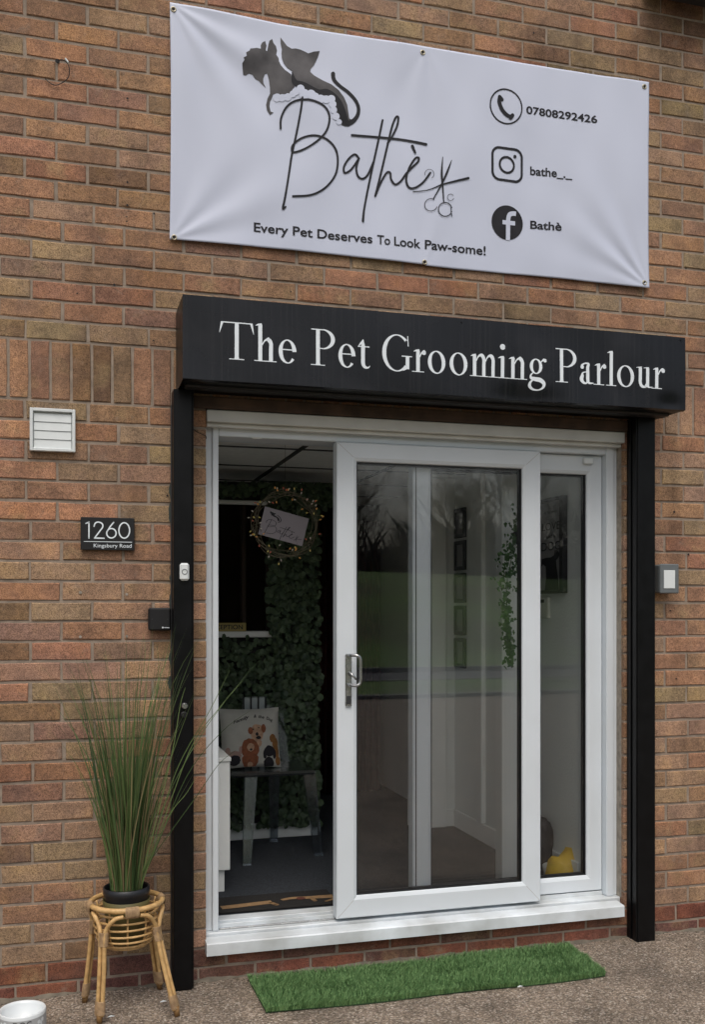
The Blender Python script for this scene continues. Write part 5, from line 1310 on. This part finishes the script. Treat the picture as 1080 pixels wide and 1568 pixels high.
m_ = MB(); circ(m_, 1.095, .285, .010, .02, mm, .002); m_.build('rust_patch', M['coir_red'], dm_)
# five small picture frames down the side wall
for k in range(5):
    ztop = 2.02-.1845*k; y0_, y1_ = 1.318, 1.470; xw = 2.2905
    pf = empty('picture_frame', ['topmost', 'second from the top', 'middle', 'second from the bottom', 'lowest'][k]+' of five small dark picture frames in a column behind the glass', 'picture frame', (xw, y0_, ztop-.165), 'picture frames in a column on the inner wall')
    m_ = MB(); q = .022; z0_ = ztop-.168
    m_.box(xw-.018, xw-.0005, y0_, y0_+q, z0_, ztop, .002); m_.box(xw-.018, xw-.0005, y1_-q, y1_, z0_, ztop, .002); m_.box(xw-.018, xw-.0005, y0_+q, y1_-q, z0_, z0_+q, .002); m_.box(xw-.018, xw-.0005, y0_+q, y1_-q, ztop-q, ztop, .002)
    m_.build('frame_moulding', M['frame_dark'], pf); MB().box(xw-.008, xw-.0006, y0_+q, y1_-q, z0_+q, ztop-q).build('picture', M['canvas'], pf)
# framed dog picture
dp = empty('dog_picture', 'framed picture of a dog silhouette with words, on the wall behind the right pane', 'picture', (2.379, .43, 1.45))
xw = 2.3795; ya, yb_ = .306, .600; za, zb2 = WZ(868, 908, .306), WZ(868, 758, .306)
sc_p = lambda px: (2.36-X0)/tan(TH+atan((px-CX)/F))-DIST
m_ = MB(); q = .03
m_.box(xw-.030, xw-.0005, ya, ya+q, za, zb2, .002); m_.box(xw-.030, xw-.0005, yb_-q, yb_, za, zb2, .002); m_.box(xw-.030, xw-.0005, ya+q, yb_-q, za, za+.016, .002); m_.box(xw-.030, xw-.0005, ya+q, yb_-q, zb2-.016, zb2, .002); m_.build('frame_moulding', M['frame_dark'], dp)
MB().box(xw-.012, xw-.0006, ya+q, yb_-q, za+.016, zb2-.016).build('picture_sheet', M['canvas'], dp)
ym0, ym1 = yb_-q, ya+q
dmx = lambda u, v, off=0: (xw-.0125-off, ym0+(ym1-ym0)*u, za+.016+(zb2-za-.032)*v)    # u 0..1 left to right as seen, v up
m_ = MB()
text_fit(m_, 'All You Need is', (.2, .87), (.8, .87), .03, dmx, .001, .0); text_fit(m_, 'LOVE', (.12, .68), (.9, .68), .085, dmx, .001, .0); text_fit(m_, 'and a', (.3, .59), (.72, .59), .045, dmx, .001, .02); text_fit(m_, 'DOG', (.10, .45), (.92, .45), .095, dmx, .001, .0)
m_.build('picture_lettering', M['ink'], dp)
m_ = MB(); poly_fill(m_, [(.10, .36), (.08, .27), (.16, .30), (.28, .27), (.30, .15), (.24, .0), (.86, .0), (.82, .15), (.76, .26), (.74, .33), (.84, .36), (.90, .40), (.78, .45), (.68, .445), (.64, .39), (.5, .37), (.3, .37)], dmx, .001); m_.build('dog_silhouette', M['ink'], dp)
# thermostat
th_ = empty('wall_control_panel', 'small cream control panel under the dog picture', 'control panel', (2.379, .5, 1.33))
z0_, z1_ = WZ(842, 947, .5), WZ(842, 914, .5); MB().box(xw-.018, xw-.0005, .476, .60, z0_, z1_, .004).build('case', M['pvc_cream'], th_); MB().box(xw-.0195, xw-.0182, .51, .585, z1_-.028, z1_-.012, .0005).build('display', M['frame_dark'], th_)
# yellow bag with white paper on the floor, dark bag behind
bg_ = empty('yellow_bag', 'crumpled yellow and white plastic bag on the floor behind the right pane', 'bag', (2.25, .25, FZ))
def lump(mbx, c, rx, ry, rz, seed, n=18, m=12, jag=.12, tip=None):
    Rb = random.Random(seed); ph = [Rb.uniform(0, 6) for _ in range(6)]; V = []
    for j in range(m+1):
        p = pi*j/m
        for i in range(n):
            a = 2*pi*i/n; k = 1+jag*sin(3*a+ph[0]+2*p)+jag*.7*sin(5*a+ph[1]-3*p)+jag*.5*sin(8*a+ph[2]+5*p)
            z = c[2]+rz*cos(p)*k; z = max(z, FZ+.002); V.append((c[0]+rx*sin(p)*cos(a)*k, c[1]+ry*sin(p)*sin(a)*k, z))
    mbx.add(V, [(j*n+i, j*n+(i+1) % n, (j+1)*n+(i+1) % n, (j+1)*n+i) for j in range(m) for i in range(n)])
BYY = .27; cA = W(872, 1330, BYY)
m_ = MB(); V = []
pts = [(842, 1347), (848, 1318), (854, 1311), (864, 1313), (873, 1303), (880, 1290), (886, 1276), (893, 1280), (900, 1298), (903, 1325), (902, 1347)]
front = [W(a, b_, BYY) for a, b_ in pts]; cen = Vector((cA[0], BYY-.045, FZ+.05)); 
V = [(p[0], BYY, max(FZ+.002, p[2])) for p in front]+[(p[0]*.97+cen[0]*.03, BYY+.06, max(FZ+.002, (p[2]-.01))) for p in front]+[tuple(cen)]
n = len(pts); m_.add(V, [(2*n, i, i+1) for i in range(n-1)]+[(i, n+i, n+i+1, i+1) for i in range(n-1)]); m_.build('bag_body', M['bag_yellow'], bg_, True)
m_ = MB(); pts = [(836, 1345), (834, 1322), (842, 1318), (856, 1312), (868, 1305), (882, 1287), (880, 1300), (868, 1322), (852, 1330), (848, 1345)]
front = [W(a, b_, BYY+.065) for a, b_ in pts]; V = [(p[0], BYY+.065+.01*sin(i*2), max(FZ+.002, p[2])) for i, p in enumerate(front)]+[(p[0], BYY+.09, max(FZ+.002, p[2]-.01)) for p in front]; n = len(pts)
cm = tuple(sum(v[i] for v in V[:n])/n for i in range(3)); V.append((cm[0], cm[1]-.02, cm[2])); m_.add(V, [(2*n, i, (i+1) % n) for i in range(n)]+[(i, n+i, n+(i+1) % n, (i+1) % n) for i in range(n)]); m_.build('white_lining', M['bag_white'], bg_, True)
db_ = MB(); lump(db_, (W(826, 1300, .45)[0], .47, FZ+.12), .075, .07, .135, 4); o = db_.build('dark_bag', M['frame_dark'], None, True); tag(o, 'dark rounded bag partly hidden behind the door stile at bottom right', 'bag')
# trailing plant
HY = .20; hp_ = empty('hanging_plant', 'trailing green plant hanging from a hook behind the sliding glass', 'hanging plant', W(785, 800, HY))
path = [W(a, b_, HY) for a, b_ in ((796, 775), (792, 800), (786, 835), (778, 870), (776, 905), (774, 940), (778, 965), (782, 990), (781, 1018))]
for k in range(4):
    R2 = random.Random(k); P = [(p[0]+R2.uniform(-.012, .012), HY+R2.uniform(-.02, .02), p[2]) for p in path[:9-k]]
    MB().tube(spline(P, 5), .0012, 4).build('stem', M['trail'], hp_, True)
def pf_(R):
    t = R.random()**.8*(len(path)-1.01); i = int(t); f = t-i; p = [path[i][q]*(1-f)+path[i+1][q]*f for q in range(3)]
    sp_ = .030*(1-t/len(path))+.010+(.018 if 2 < t < 4 else 0); return (p[0]+R.gauss(0, sp_*.6), HY+R.uniform(-.03, .03), p[2]+R.gauss(0, .012))
leaves('trailing_leaves', M['trail'], 380, pf_, .014, .026, hp_, .55, 8)
MB().tube([(path[0][0], HY, path[0][2]), (path[0][0], HY, CZ+.003)], .0015, 5).build('hanging_cord', M['frame_dark'], hp_)
m_ = MB(); m_.lathe((path[0][0]+.005, HY, path[2][2]+.005), [(.022, 0), (.032, .05), (.035, .055)], 16); m_.build('small_pot', M['frame_dark'], hp_, True)

# crumbs and leaf bits gathered along the foot of the wall
R = random.Random(31); m_ = MB()
for i in range(420):
    x = R.uniform(-.2, 3.0); y = -abs(R.gauss(0, .018))-.004; r_ = R.uniform(.0015, .005); z = unev(x, y)+r_*.4
    if R.random() < .25: y -= R.uniform(0, .5)
    a = R.uniform(0, 6); V = [(x+cos(a+k*2.1)*r_*R.uniform(.6, 1.2), y+sin(a+k*2.1)*r_*R.uniform(.6, 1.2), z-r_*.4) for k in range(3)]+[(x, y, z+r_*.5)]
    m_.add(V, [(0, 1, 3), (1, 2, 3), (2, 0, 3)])
o = m_.build('debris', mat('leaf_crumbs', (.09, .07, .045), .9, var=.6, vscale=90)); tag(o, 'small crumbs and leaf bits scattered along the foot of the brick wall', 'debris', None, 'stuff')
m_ = MB(); V = []; n = 200
for i in range(n+1):
    x = WX0+(WX1-WX0)*i/n; k = .006*sin(i*.9)+.004*sin(i*2.3+1)
    V += [(x, .004, .010+k*.5), (x, -.007-k*.5, .004+k*.2), (x, -.018-k, -.004)]
m_.add(V, [(3*i+c, 3*i+3+c, 3*i+4+c, 3*i+1+c) for i in range(n) for c in (0, 1)]); m_.build('mortar_fillet', mat('cement_fillet', (.15, .13, .10), .95, var=.35, vscale=25, bump=.003, bscale=120), wall)
